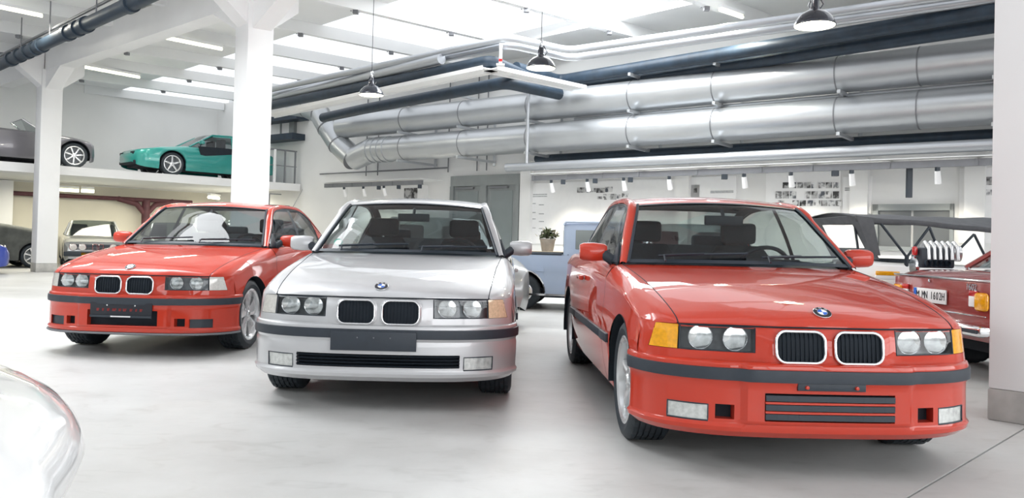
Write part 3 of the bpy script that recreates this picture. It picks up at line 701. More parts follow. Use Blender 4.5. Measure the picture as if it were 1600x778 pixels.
def slab(name, u0, u1, v0, v1, z0, z1, m, parent=None, **k):
    P = [UV(u0, v0), UV(u1, v0), UV(u1, v1), UV(u0, v1)]
    mb = MB().prism([Vector((p.x, p.y, z0)) for p in P], (0, 0, z1-z0)); o = mb.build(name, m, parent, smooth=0, **k)
    if not parent: o['kind'] = 'structure'
    return o
VBACK = 28.0; PV = 23.05; PT = 2.73; PB_ = 2.51
# ceiling, open along the rooflight bands
cm = MB(); edges = [-13.0] + [e for a, b in UBANDS for e in (a, b)] + [21.0]
for a, b in zip(edges[::2], edges[1::2]):
    P = [UV(a, -9), UV(b, -9), UV(b, VBACK+.3), UV(a, VBACK+.3)]; cm.prism([Vector((p.x, p.y, CEIL)) for p in P], (0, 0, .25))
struct(cm, 'ceiling', CEILM, smooth=0)
# walls
CREAM = mat('cream_wall', (0.66, 0.63, 0.54), 0.85, noise=(0.8, 0.06))
def wall_poly(name, A, B, z0, z1, th, m):
    A, B = Vector(A), Vector(B); d = (B-A).normalized(); n = Vector((-d.y, d.x, 0))*th
    return struct(MB().prism([(A.x, A.y, z0), (B.x, B.y, z0), (B.x, B.y, z1), (A.x, A.y, z1)], n), name, m, smooth=0)
tW_back = ((UV(0, VBACK)-W0).dot(D1)) / WE.dot(D1)      # where the duct wall meets the back wall
cornr = W0 + WE*tW_back
wall_poly('wall_right', cornr, W0+WE*26, 0, CEIL, .25, WHITE).location = (0, 0, 0)
uc = cornr.dot(D2)
def uW(v): return ((W0-UV(0, v)).dot(WN))/D2.dot(WN)
slab('wall_back', -13, uc, VBACK, VBACK+.25, PB_, CEIL, WHITE)
slab('wall_back', -13, uc, VBACK, VBACK+.25, 0, PB_, CREAM)
slab('wall_left', -13.25, -13, -9, VBACK, 0, CEIL, WHITE)
slab('wall_front', -13, 19, -9.25, -9, 0, CEIL, WHITE)
fwn = tag(bpy.data.objects.new('fill_light_frame', None), kind='structure'); C.objects.link(fwn)  # made-up window bars, out of view, dressing the added fill lamp
for k in range(9):
    u = -9+3*k; a, b = UV(u, -8.5, .8), UV(u, -8.5, 5.0); MB().obox(a, b, .10, .10, up=tuple(D1)).build('window_frame', FRAMEG, fwn, smooth=0)
for z in (.8, 2.9, 5.0): MB().obox(UV(-9, -8.5, z), UV(15, -8.5, z), .10, .10).build('window_frame', FRAMEG, fwn, smooth=0)
P = [UV(-13, PV), UV(uW(PV)-.05, PV), UV(uc-.05, VBACK), UV(-13, VBACK)]
struct(MB().prism([Vector((p.x, p.y, PB_+.02)) for p in P], (0, 0, PT-PB_-.04)), 'platform_slab', CEILM, smooth=0)
fa = slab('platform_fascia', -13, uW(PV)-.08, PV-.06, PV+.04, PB_-.01, PT, COLM)
# columns on plinths of bare concrete
def column(x, y, s, top, ph, lab):
    r = empty('column', (x, y, 0), PI/4); tag(r, lab, 'column', None)
    MB().box((0, 0, ph/2), (s+.006, s+.006, ph)).build('plinth', CONC, r, bevel=.01)
    MB().box((0, 0, (top+ph)/2), (s, s, top-ph)).build('shaft', COLM, r, bevel=.012)
    return r
c1 = column(-11.73, 20.0, .47, 5.05, .22, 'white square column in front of the car platform, farthest left')
c2 = column(-4.53, 13.7, .47, 5.05, .22, 'white square column behind the left red car')
c3 = column(3.40, 5.10, .47, CEIL, .20, 'white square column with bare concrete foot at the right edge')
pq = at_z(4, 412, 0); c4 = column(pq.x, pq.y, .36, PB_, .12, 'white pier under the platform at the left edge behind the blue car')
# main girder between the columns with haunches
gd = (Vector((-4.53, 13.7, 0)) - Vector((-11.73, 20, 0))).normalized()
A = Vector((-11.73, 20, 5.32)) - gd*3.4; B = Vector((-4.53, 13.7, 5.32)) + gd*9
gb = MB().obox(A, B, .36, .60)
struct(gb, 'ceiling_girder', COLM, smooth=0)
gn = Vector((-gd.y, gd.x, 0))
for cx_, cy_ in ((-11.73, 20), (-4.53, 13.7)):
    mb = MB(); o = Vector((cx_, cy_, 0))
    for s in (1, -1):
        P = [o + gd*s*.2 + Vector((0, 0, 4.55)), o + gd*s*1.15 + Vector((0, 0, 5.03)), o + gd*s*1.15 + Vector((0, 0, 5.1)), o + gd*s*.2 + Vector((0, 0, 5.1))]
        mb.prism([p - gn*.17 for p in P], gn*.34)
        P = [o + gn*s*.2 + Vector((0, 0, 4.6)), o + gn*s*.75 + Vector((0, 0, 5.03)), o + gn*s*.75 + Vector((0, 0, 5.5)), o + gn*s*.2 + Vector((0, 0, 5.5))]
        mb.prism([p - gd*.17 for p in P], gd*.34)
    struct(mb, 'ceiling_haunch', COLM, smooth=0)
# ribs of the ceiling, with small steel shoes
RD = Vector((math.sin(math.radians(50)), math.cos(math.radians(50)), 0)); RN = Vector((-RD.y, RD.x, 0)); RA = Vector((-5.2, 17.0, 0))
for k in range(-6, 6):
    p = RA + RN*2.45*k
    s1 = (W0-p).dot(WN)/RD.dot(WN) - .02
    s0 = -12.0
    lim = (UV(0, VBACK)-p).dot(D1)/RD.dot(D1)
    a = p + RD*s0; 
    if a.dot(D1) > VBACK-.1: s0 = lim
    # stay on the room side of the back wall
    e = p + RD*s1
    mb = MB().obox(Vector((a.x, a.y, 5.63)) if s0 == -12.0 else Vector(((p+RD*s0).x, (p+RD*s0).y, 5.63)), Vector((e.x, e.y, 5.63)), .14, .26)
    struct(mb, 'ceiling_rib', CEILM, smooth=0)
    sb = MB()
    for q in range(-4, 5):
        c = p + RD*(q*2.3+.6)
        if c.dot(D1) > VBACK-1 or (c-W0).dot(WN) < .5: continue
        sb.box((c.x, c.y, 5.465), (.10, .10, .07))
        for s in (1, -1): sb.tube([(c.x+RN.x*.09+RD.x*.05*s, c.y+RN.y*.09+RD.y*.05*s, 5.49), (c.x+RN.x*.09+RD.x*.05*s, c.y+RN.y*.09+RD.y*.05*s, 5.74)], .016, 6)
    if sb.v: struct(sb, 'ceiling_rib_shoe', GREYM)
# ------------------------------------------------------------------ ducts and pipes
DO = 1.05; DR = .335
def duct(px0, py0, px1, py1, lab, extra=None):
    a, b = Wpx(px0, py0, DO), Wpx(px1, py1, DO); z = (a.z+b.z)/2 if True else a.z
    return a, b
zl = Wpx(1195, 189.5, DO).z; zu = Wpx(1195, 129, DO).z
def taxis(px, py, off): return Wt(Wpx(px, py, off))
t_l0 = taxis(578, 240, DO); t_u0 = taxis(535, 195, DO); t_end = 20.0
rings_px = [(636, 0), (728, 0), (833, 0), (990, 0), (1120, 0), (1310, 0), (1437, 0)]
for nm, z, t0, lab in (('ventilation_duct', zl, t_l0, 'big round galvanised duct along the wall, the lower of two'), ('ventilation_duct', zu, t_u0, 'big round galvanised duct along the wall, the upper of two')):
    r = empty(nm, Wp(t0, DO, z)); tag(r, lab, 'duct', None); o0 = r.location.copy()
    ts = [t0] + [taxis(px, 200, DO) for px, _ in rings_px if taxis(px, 200, DO) > t0+.3] + [t_end]
    for a, b in zip(ts[:-1], ts[1:]):
        MB().tube([Wp(a, DO, z)-o0, Wp(b, DO, z)-o0], DR, 40).build('duct_section', GALV, r, smooth=50)
    for a in ts[1:-1]:
        MB().tube([Wp(a-.012, DO, z)-o0, Wp(a+.012, DO, z)-o0], DR+.006, 40).build('joint_ring', GREYM if a > ts[2] else GREYM, r, smooth=50)
    if z == zl:
        for k in range(4): MB().tube([Wp(t0+.05+.22*k, DO, z)-o0, Wp(t0+.16+.22*k, DO, z)-o0], DR+.02, 40).build('collar', GALV, r, smooth=50)
# brackets that carry the ducts
ORD = ['first', 'second', 'third', 'fourth', 'fifth', 'sixth', 'seventh', 'eighth', 'ninth']; NB_ = 0
for px in (636, 728, 833, 990, 1120, 1310, 1545):
    t = taxis(px, 200, DO) + .12
    r = empty('duct_bracket', Wp(t, 0, zl)); o0 = r.location.copy()
    tag(r, ORD[NB_]+' steel wall bracket from the left under the two big ducts', 'bracket', 'steel brackets under the ducts'); NB_ += 1
    for z in (zl-DR-.05, zu-DR-.05, zu+DR+.05):
        MB().obox(Wp(t, 0, z)-o0, Wp(t, DO+DR+.12, z)-o0, .06, .06).build('arm', GALV, r, smooth=0)
    MB().obox(Wp(t, .05, zl-DR-.15)-o0, Wp(t, .05, zu+DR+.2)-o0, .06, .06).build('rail', GALV, r, smooth=0)
# elbow duct at the left end
ep = [Wpx(*p, DO) for p in ((452, 172), (478, 171), (500, 178), (513, 200), (530, 226), (553, 248), (580, 243))]
ez = Wpx(497, 176, DO)
pts = [Vector(p) for p in ep]; pts[-1] = Wp(t_l0+.05, DO, zl)
eb = empty('duct_elbow', pts[0]); tag(eb, 'segmented bent duct dropping into the lower big duct at its left end', 'duct')
rads = [.16, .24, .31, .32, .32, .33, .335]
for i in range(6):
    MB().tube([pts[i]-pts[0], pts[i+1]-pts[0]], [rads[i], rads[i+1]], 28).build('duct_section', GALV, eb, smooth=50)
for i in range(1, 6):
    MB().tube([pts[i]-pts[0]-(pts[i]-pts[i-1]).normalized()*.02, pts[i]-pts[0]+(pts[i]-pts[i-1]).normalized()*.02], rads[i]+.012, 28).build('joint_ring', GREYM, eb, smooth=50)
def rounded(P, r=.35, n=5):
    out = [P[0]]
    for i in range(1, len(P)-1):
        a = P[i] + (P[i-1]-P[i]).normalized()*r; b = P[i] + (P[i+1]-P[i]).normalized()*r
        for k in range(n+1):
            t = k/n; out.append(a*(1-t)**2 + P[i]*2*t*(1-t) + b*t*t)
    return out + [P[-1]]
def pipe(name, pix, z, r, m, lab, cat='pipe', n=16, group=None, rd=.25):
    P = rounded([at_z(x, y, z) for x, y in pix], rd)
    return tag(MB().tube(P, r, n).build(name, m, None, smooth=60), lab, cat, group)
pipe('overhead_pipe', [(1700, -38), (888, 79), (797, 59), (418, 141)], 5.0, .075, PIPEA, 'bright jacketed pipe under the ceiling, topmost of the bundle')
pipe('overhead_pipe', [(1700, -22), (890, 91), (795, 70), (418, 150)], 4.93, .075, PIPEA, 'bright jacketed pipe just under the topmost one')
pipe('overhead_pipe', [(690, 92), (418, 156)], 4.85, .11, PIPEA, 'fat dull silver pipe above the black pipe on the left run')
pipe('insulated_pipe', [(1700, 18), (872, 143), (768, 95), (418, 166)], 4.62, .12, PIPEB, 'black insulated pipe turning the corner below the bright pipes')
pipe('insulated_pipe', [(1700, -8), (874, 126), (806, 106)], 4.78, .13, PIPEB, 'upper black insulated pipe over the big ducts')
pipe('insulated_pipe', [(874, 147), (790, 129), (700, 146), (570, 170), (505, 184)], 4.36, .13, PIPEB, 'lumpy black insulated pipe above the left end of the ducts')
# cable tray
tr = [at_z(*p, 4.45) for p in ((905, 138), (766, 108), (418, 181))]
t0 = empty('cable_tray', tr[1]); tag(t0, 'white sheet metal cable tray slung under the black pipe', 'tray')
for a, b in zip(tr[:-1], tr[1:]):
    MB().obox(a-tr[1], b-tr[1], .42, .02).build('tray_bottom', COLM, t0, smooth=0)
    sd = (b-a).cross(Vector((0, 0, 1))).normalized()*.21
    for s in (1, -1): MB().obox(a-tr[1]+sd*s, b-tr[1]+sd*s, .02, .08).build('tray_side', COLM, t0, smooth=0)
# post carrying the tray corner
p = at_z(782, 100, 4.5); ph = MB().box((0, 0, .22), (.06, .06, .42)).build('post', COLM, None, bevel=.005)
ph.name = 'tray_hanger'; ph.location = (p.x, p.y, 4.47); tag(ph, 'short white hanger post above the corner of the cable tray', 'hanger')
MB().box((0, 0, .10), (.065, .065, .06)).build('red_clamp', TAILRED, ph)
MB().box((0, 0, .01), (.16, .16, .03)).build('foot', COLM, ph)
# vertical conduit
a = Wpx(823, 255, 1.6); b = Wpx(826, 128, 1.6)
tag(MB().tube([a, (a.x, a.y, b.z)], .04, 12).build('vertical_pipe', PIPEA), 'thin bright vertical pipe in front of the big ducts', 'pipe')
# horizontal silver pipe below the ducts
a = Wpx(792, 262, 1.2); zt_ = a.z
o = MB().tube([Wp(Wt(a), 1.2, zt_), Wp(20, 1.2, zt_)], .10, 20).build('wall_pipe', PIPEA); tag(o, 'long bright pipe running below the lower big duct', 'pipe')
a = Wpx(886, 195, 1.3)
tag(MB().tube([Wp(Wt(a), 1.0, (zl+zu)/2), Wp(20, 1.0, (zl+zu)/2)], .035, 8).build('wall_pipe', GALV), 'thin pipe between the two big ducts', 'pipe')
a = Wpx(500, 272, .1); b = Wpx(700, 262, .1)
tag(MB().tube([Wp(Wt(a), .1, a.z), Wp(Wt(b), .1, a.z)], .022, 8).build('wall_pipe', GREYM), 'thin grey pipe on the wall left of the grey door', 'pipe')
zb_ = zl-DR-.10
tag(MB().tube([Wp(taxis(838, 240, .5), .5, zb_+.02), Wp(20, .5, zb_+.02)], .09, 12).build('insulated_pipe', PIPEB), 'black pipe close to the wall under the lower big duct', 'pipe')
# wall risers (thin verticals between the ducts and the door)
for i, px in enumerate((572, 590, 700, 745, 760)):
    q = Wpx(px, 270, .06)
    o = MB().tube([(q.x, q.y, 2.9), (q.x, q.y, 5.6)], .018, 6).build('conduit', GREYM); tag(o, ORD[i]+' thin grey conduit from the left on the wall behind the ducts', 'conduit', 'thin conduits behind the ducts')
# soil pipe with sockets, top left
pa, pb = at_z(-60, 129, 4.92), at_z(330, -52, 4.92); d = (pb-pa).normalized()
r = empty('drain_pipe', pa); tag(r, 'dark grey drain pipe with sockets under the ceiling, top left', 'pipe')
MB().tube([Vector(), pb-pa], .125, 20).build('barrel', PIPEB, r)
L = (pb-pa).length
for px, py in ((18, 93), (30, 87), (42, 81), (55, 76), (68, 72), (108, 52), (122, 45), (134, 39), (200, 6)):
    q = at_z(px, py, 4.92); s = (q-pa).dot(d)
    MB().tube([d*(s-.09), d*(s+.09)], .155, 20).build('socket', PIPEB, r, smooth=50)
for px, py in ((55, 90), (103, 70), (167, 35)):
    q = at_z(px, py, 4.92); s = (q-pa).dot(d)
    MB().tube([d*s, d*s + Vector((0, 0, 1.0))], .012, 6).build('hanger_rod', GREYM, r)
pa2, pb2 = at_z(-60, 118, 5.2), at_z(330, -82, 5.2)
tag(MB().tube([pa2, pb2], .03, 8).build('conduit', GREYM), 'thin conduit running beside the dark drain pipe', 'conduit')
# fluorescent tubes under the ceiling
TL = [((127, 104), (218, 121)), ((243, 56), (347, 77)), ((-40, 3), (66, 25)), ((1125, 15), (1160, 27))]
TLL = ['lit fluorescent tube lowest on the left, near the left column', 'lit fluorescent tube beside the top of the second column', 'lit fluorescent tube in the top left corner', 'lit fluorescent tube over the bright pipes, top right']
for ((a, b), lab) in zip(TL, TLL):
    A, B = at_z(*a, 5.38), at_z(*b, 5.38); r = empty('fluorescent_lamp', A); tag(r, lab, 'lamp')
    al = area('tube_light', (A+B)/2-Vector((0, 0, .06)), PI/4, (B-A).length, .1, 70, (1, .97, .85))
    MB().tube([Vector(), B-A], .035, 8).build('tube', TUBE, r); MB().obox(Vector((0, 0, .07)), B-A+Vector((0, 0, .07)), .09, .06).build('housing', CEILM, r, smooth=0)
for nt_, (a, b) in enumerate((((16, 301), (56, 302)), ((32, 297), (60, 298)), ((86, 296), (123, 298)), ((86, 302), (113, 303)), ((127, 298), (147, 299)), ((250, 311), (277, 313)), ((286, 310), (297, 311)), ((326, 308), (342, 310)))):
    A, B = at_z(*a, 2.28), at_z(*b, 2.28); r = empty('fluorescent_lamp', A); tag(r, ORD[nt_]+' lit fluorescent tube from the left under the car platform', 'lamp', 'fluorescent tubes under the platform')
    MB().tube([Vector(), B-A], .05, 8).build('tube', TUBE, r); MB().obox(Vector((0, 0, .10)), B-A+Vector((0, 0, .10)), .12, .06).build('housing', CEILM, r, smooth=0)
for u in (5, 7.5, 10, 12):
    p = UV(u, 25.4, 2.35); area('garage_light', p, PI/4, 2.2, .5, 70, (1, .95, .78))
def atb(px, py, v=VBACK-.3): return at_plane(px, py, UV(0, v), D1)
pz = atb(160, 309).z; pA = atb(-20, 309); pB = atb(300, 309); q = atb(228, 325)
pr = MB().tube([(pA.x, pA.y, pz), (pB.x, pB.y, pz)], .07, 10).tube([(q.x, q.y, pz), (q.x, q.y, .9)], .13, 10).tube([Vector((q.x, q.y, pz))-D2*.9, Vector((q.x, q.y, pz-.15))-D2*.3, Vector((q.x, q.y, pz-.5))], .09, 10).tube([Vector((q.x, q.y, pz))+D2*.9, Vector((q.x, q.y, pz-.15))+D2*.3, Vector((q.x, q.y, pz-.5))], .09, 10)
tag(pr.build('sprinkler_pipe', mat('oxide_pipe', (.10, .03, .04), .6, noise=(6, .3))), 'dark red branching pipe on the back wall under the platform', 'pipe')
# pendant lamps
def pendant(px, py, Z, s, lab):
    p = at_y(px, py, Z); r = empty('pendant_lamp', p); tag(r, lab, 'lamp')
    sh = MB().lathe([(.21*s, 0), (.213*s, .012), (.20*s, .05), (.17*s, .10), (.12*s, .145), (.07*s, .17), (.055*s, .19), (.05*s, .20), (.0, .20)], n=36).build('shade', ENAMEL, r, smooth=50)
    MB().lathe([(.205*s, .004), (.19*s, .03), (.10*s, .05), (.0, .055)], n=36).build('reflector', LAMPIN, sh)
    MB().lathe([(0, .30), (.035, .30), (.04, .27), (.04, .20), (.05, .19)], n=16).build('lamp_holder', ENAMEL, r, smooth=50)
    for k in range(3):
        a = 2*PI*k/3; MB().tube([(.05*math.cos(a), .05*math.sin(a), .18), (.085*math.cos(a), .085*math.sin(a), .24), (.03*math.cos(a), .03*math.sin(a), .33)], .008, 6).build('bracket', ENAMEL, r)
    MB().lathe([(0, .42), (.02, .415), (.028, .385), (.02, .34), (.03, .33), (.03, .29)], n=14).build('cap', CHROME, r)
    MB().tube([(0, 0, .40), (0, 0, CEIL-p.z)], .005, 6).build('cord', BLACKP, r)
    MB().lathe([(0, 0), (.05, 0), (.05, .06), (0, .06)], c=(0, 0, 5.5-p.z), n=12).build('ceiling_rose', BLACKP, r)
    l = bpy.data.lights.new('lamp_light', 'POINT'); l.energy = 25; l.color = (1, .9, .7); l.shadow_soft_size = .08
    lo = bpy.data.objects.new('lamp_light', l); lo.location = (0, 0, -.06); lo.parent = r; C.objects.link(lo)
pendant(1273, 41, 8.4, 1, 'black enamel pendant lamp at the top right, largest of three')
pendant(845, 107, 11.4, 1, 'black enamel pendant lamp at the corner of the pipe bundle')
pendant(580, 149, 13.6, 1, 'black enamel pendant lamp farthest left, in front of the black pipes')
# ------------------------------------------------------------------ things on the right wall
def wrect(px0, py0, px1, py1, off=0.0):     # wall-aligned rectangle from two pixels
    a, b = Wpx(px0, py0, off), Wpx(px1, py1, off); return Wt(a), Wt(b), b.z, a.z
def wbox(name, t0, t1, z0, z1, o0, o1, m, parent=None, base=None, **k):
    base = base or Vector()
    P = [Wp(t0, o0, z0), Wp(t1, o0, z0), Wp(t1, o1, z0), Wp(t0, o1, z0)]
    return MB().prism([p-base for p in P], (0, 0, z1-z0)).build(name, m, parent, smooth=0, **k)
t0_, t1_ = Wt(Wpx(708, 277)), Wt(Wpx(816, 271)); zd = 2.78
d1 = tag(bpy.data.objects.new('door_1', None), kind='structure'); C.objects.link(d1)
wbox('door_head', t0_, t1_, zd-.28, zd, .0, .10, FRAMEG, d1); tm = (t0_+t1_)/2
for a, b in ((t0_, t0_+.12), (t1_-.12, t1_), (tm-.10, tm+.10)): wbox('door_frame', a, b, 0, zd-.28, 0, .12, FRAMEG, d1)
for a, b in ((t0_+.12, tm-.10), (tm+.10, t1_-.12)):
    l = wbox('door_leaf', a, b, 0.02, zd-.28, .02, .06, FRAMEG, d1); wbox('pane', a+.12, b-.12, .2, zd-.42, .06, .07, PANEG, l)
    wbox('door_closer', a+.1, b-.25, zd-.36, zd-.31, .06, .13, GREYM, l)
ta, tb, za, zb = wrect(1365, 318, 1490, 397)
w1 = tag(bpy.data.objects.new('window_1', None), kind='structure'); C.objects.link(w1)
za = 1.08; zb = Wpx(1427, 319).z
for a, b, c_, d_ in ((ta, tb, zb-.12, zb), (ta, tb, za-.02, za+.06), (ta, ta+.10, za, zb), (tb-.06, tb, za, zb)): wbox('window_frame', a, b, c_, d_, 0, .08, FRAMEG, w1)
tmid = (ta+tb)/2
for a, b in ((ta+.1, tmid-.02), (tmid+.02, tb-.06)): wbox('pane', a, b, za+.06, zb-.12, .02, .03, mat('grey_shutter', (.13, .14, .145), .45, noise=(2, .05)), w1)
# light wall piers
for i, px in enumerate((826, 1070, 1345, 1525)):
    t = Wt(Wpx(px, 300)); wbox('wall_pier', t-.16, t+.16, 0, Wpx(px, 268).z+.25, .0, .16, WHITE)['kind'] = 'structure'
# photographs and text panels on the wall
def dots(n): return None
PHM = []
for i, (c0, c1) in enumerate((((.03,)*3, (.5,)*3), ((.08, .09, .11), (.7,)*3), ((.16,)*3, (.75,)*3))):
    m = bpy.data.materials.new('grey_photograph'); m.use_nodes = True; nt = m.node_tree; b = nt.nodes['Principled BSDF']; b.inputs['Roughness'].default_value = .4
    tc = nt.nodes.new('ShaderNodeTexCoord'); n = nt.nodes.new('ShaderNodeTexNoise'); n.inputs['Scale'].default_value = 6+3*i; n.inputs['Detail'].default_value = 4
    r = nt.nodes.new('ShaderNodeValToRGB'); r.color_ramp.elements[0].position = .42; r.color_ramp.elements[1].position = .56
    r.color_ramp.elements[0].color = (*c0, 1); r.color_ramp.elements[1].color = (*c1, 1)
    nt.links.new(tc.outputs['Object'], n.inputs['Vector']); nt.links.new(n.outputs['Fac'], r.inputs[0]); nt.links.new(r.outputs[0], b.inputs['Base Color']); PHM.append(m)
def board(px0, py0, px1, py1, lab, pics, lines=()):
    a, b, z0, z1 = wrect(px0, py0, px1, py1); z1 = Wpx((px0+px1)/2, py0).z; z0 = Wpx((px0+px1)/2, py1).z
    base = Wp(a, .02, z0); r = empty('picture_board', base); tag(r, lab, 'board')
    wbox('panel', a, b, z0, z1, .0, .03, PRINTW, r, base)
    for k, (x0, y0, x1, y1) in enumerate(pics):
        p, q = Wpx(x0, y0, .03), Wpx(x1, y1, .03); wbox('photograph', Wt(p), Wt(q), min(p.z, q.z), max(p.z, q.z), .03, .038, PHM[k % 3], r, base)
    for (x0, y0, x1) in lines:
        p, q = Wpx(x0, y0, .03), Wpx(x1, y0, .03); wbox('text_line', Wt(p), Wt(q), p.z-.012, p.z+.012, .03, .033, mat('text_grey', (.45, .46, .47), .6, noise=(30, .3)), r, base)
board(832, 283, 1062, 384, 'long white panel with small grey photographs above the plant', [(902, 293, 914, 301), (915, 293, 922, 301), (921, 294, 931, 300), (932, 294, 945, 301), (946, 292, 957, 300), (943, 303, 953, 312), (954, 303, 963, 312), (964, 304, 971, 310), (972, 302, 982, 308), (934, 307, 941, 311)], [(832, 304, 855), (832, 307, 855)] + [(832, y, 837) for y in (318, 332, 342, 356)] + [(842, y, 850) for y in (320, 334, 346, 357)])
board(1078, 276, 1150, 330, 'plain white panel with a heading, above the right red car', [], [(1110, 299, 1146), (1110, 301, 1146)])
g3 = []
for row, y in enumerate((285, 299, 313)):
    for c_ in range(9):
        x = 1212 + c_*11.2 + (4 if row == 2 else 0)
        if (row, c_) in ((0, 0), (1, 3), (2, 1)): continue
        g3.append((x, y, x+9.6, y+(9 if row != 1 else 11)))
board(1198, 268, 1313, 336, 'white panel crowded with three rows of small photographs', g3, [])
board(1318, 276, 1362, 334, 'white panel with two heading lines right of the crowded photographs', [], [(1320, 294, 1356), (1320, 297, 1356)])
board(1500, 262, 1580, 380, 'white panel with two photographs beside the right column', [(1520, 277, 1553, 289), (1540, 296, 1556, 305), (1509, 295, 1517, 306)], [])
q = Wpx(1080, 300, .05); board(1071, 289, 1093, 330, 'narrow white panel with one small picture', [(1084, 294, 1089, 301)], [])
# display light track with wedge outriggers and spotlights
def track(px0, py0, px1, py1, off, wedges, spots, lab, blocks=()):
    a, b = Wpx(px0, py0, off), Wpx(px1, py1, off); z = (a.z+b.z)/2; ta_, tb_ = Wt(a), Wt(b); base = Wp(ta_, off, z)
    r = empty('light_track', base); tag(r, lab, 'track')
    MB().obox(Wp(ta_, off, z)-base, Wp(tb_, off, z)-base, .07, .12).build('beam', GREYM, r, smooth=0)
    MB().obox(Wp(ta_, off-.35, z+.10)-base, Wp(tb_, off-.35, z+.10)-base, .9, .015).build('shelf', CEILM, r, smooth=0) if off > .7 else None
    for px, py in wedges:
        t = Wt(Wpx(px, py, off)); MB().prism([Wp(t, off+.05, z+.04)-base, Wp(t, off-.75, z+.16)-base, Wp(t, off-.75, z+.10)-base, Wp(t, off+.05, z-.05)-base], WE*.05).build('outrigger', GREYM, r, smooth=0)
    for px in blocks:
        t = Wt(Wpx(px, py0, off)); MB().box(Wp(t, off, z-.11)-base, (.10, .10, .10)).build('connector', BLACKP, r, smooth=0)
    tag_g = 'spotlights on the long light track' if off > 1 else 'spotlights on the short light track'
    for ns_, px in enumerate(spots):
        t = Wt(Wpx(px, py1, off)); p = Wp(t, off, z-.06); s = empty('spotlight', p); tag(s, ORD[ns_]+' small white spotlight from the left under ' + ('the long' if off > 1 else 'the short') + ' light track', 'spotlight', tag_g)
        MB().box((0, 0, -.03), (.06, .06, .07)).build('adapter', BLACKP, s)
        ax_ = Vector((-WN.x*.35, -WN.y*.35, -1)).normalized(); MB().tube([Vector((0, 0, -.06)), Vector((0, 0, -.06))+ax_*.22], [.045, .055], 14).build('can', COLM, s, smooth=50)
        l = bpy.data.lights.new('spot_light', 'SPOT'); l.energy = 60; l.color = (1, .93, .78); l.spot_size = 1.7; l.spot_blend = .7; l.shadow_soft_size = .05
        lo = bpy.data.objects.new('spot_light', l); lo.parent = s; lo.location = Vector((0, 0, -.06))+ax_*.24; lo.rotation_euler = Vector((-WN.x*.6, -WN.y*.6, -1)).to_track_quat('-Z', 'Y').to_euler(); C.objects.link(lo)
track(832, 276, 1620, 254, 1.15, [(835, 271), (885, 269), (940, 265), (997, 262), (1088, 259), (1188, 256), (1267, 251), (1387, 248), (1524, 242)], (862, 918, 975, 1046, 1163, 1236, 1331, 1465), 'long grey light track under the bright wall pipe', (880, 930, 985, 1132, 1305))
track(508, 291, 660, 284, .9, [(520, 288), (550, 287), (580, 285), (613, 284)], (538, 568, 600), 'short dark light track left of the grey door', (592, 623, 656))
q = Wpx(1421, 262, 1.0); tag(MB().obox((q.x, q.y, q.z), (q.x, q.y, q.z-.52), .08, .08).build('hanging_tube_lamp', BLACKP), 'black square tube hanging in front of the wall over the grey shutter', 'lamp')
# short wall panel, boxes left of the door
board(545, 291, 668, 330, 'cream panel behind the silver car under the short light track', [(632, 294, 652, 312)], [])
# small high window in the far corner and railings on the platform end
tt = uc
hw = tag(bpy.data.objects.new('window_2', None), kind='structure'); C.objects.link(hw)
ta, tb, za, zb = wrect(427, 195, 456, 212)
wbox('pane', ta, tb, za, zb, .0, .05, PRINTW, hw)
wbox('window_frame', ta-.1, tb+.9, zb, zb+.35, .0, .5, PIPEB, hw); wbox('window_frame', ta-.1, tb+.7, za-.2, za, .0, .5, PIPEB, hw); wbox('window_frame', tb, tb+.25, za, zb, 0, .12, FRAMEG, hw); wbox('window_frame', (ta+tb)/2-.03, (ta+tb)/2+.03, za, zb, 0, .08, FRAMEG, hw)
rl = empty('railing', UV(uW(PV)-2.0, PV+.1, PT)); tag(rl, 'white and grey railing at the right end of the platform', 'railing')
for k in range(6):
    p = D2*(.36*k); MB().tube([p, p+Vector((0, 0, 1.05))], .03 if k % 3 else .05, 8).build('post', COLM if k % 3 == 0 else GREYM, rl)
MB().tube([Vector((0, 0, 1.05)), D2*1.85+Vector((0, 0, 1.05))], .025, 8).build('handrail', GREYM, rl)
MB().tube([Vector((0, 0, .55)), D2*1.85+Vector((0, 0, .55))], .015, 8).build('midrail', GREYM, rl)
st = MB()
for k in range(3): st.obox(UV(uW(PV)-2.2+.5*k, PV-.15, 2.35-.0*k), UV(uW(PV)-1.8+.5*k, PV-.15, 2.35), .03, .03).obox(UV(uW(PV)-2.2+.5*k, PV-.15, 2.35), UV(uW(PV)-2.2+.5*k, PV-.15, 1.9), .03, .03)
st.obox(UV(uW(PV)-2.2, PV-.15, 2.0), UV(uW(PV)-.5, PV-.15, 2.0), .03, .03)
tag(st.build('pipe_frame', GREYM), 'grey pipe frame under the right end of the platform', 'frame')
# ------------------------------------------------------------------ the three cars in front
CLR = (CLEARL, None)
car_r = build_car('car', (1.449, 4.409, 0), 0.033, dict(paint=RED, bumper='M', ind=((AMBER, 'amber indicator lens'), (AMBER, 'amber indicator lens')), plate='holder', wheel='five', sun='x'),
    label='large red two-door car nearest on the right, amber indicators and three-slot lower intake', cat='car', group=None)
car_s = build_car('car', (-0.805, 5.604, 0), 0.005, dict(paint=SILVER, bumper='S', ind=((CLEARL, 'clear indicator lens'), (AMBERL, 'pale amber indicator lens')), plate='blank', wheel='six', sticker=True),
    label='silver car in the middle of the front row with a blank dark number plate bracket', cat='car')
car_l = build_car('car', (-3.234, 7.478, 0), -0.042, dict(paint=RED, bumper='M', ind=((CLEARL, 'clear indicator lens'), (CLEARL, 'clear indicator lens')), plate='dealer', wheel='disc', fog=False, slats=False, splitter=True, antenna=True),
    label='red two-door car on the left with clear indicators, black number plate and polished wheels', cat='car')
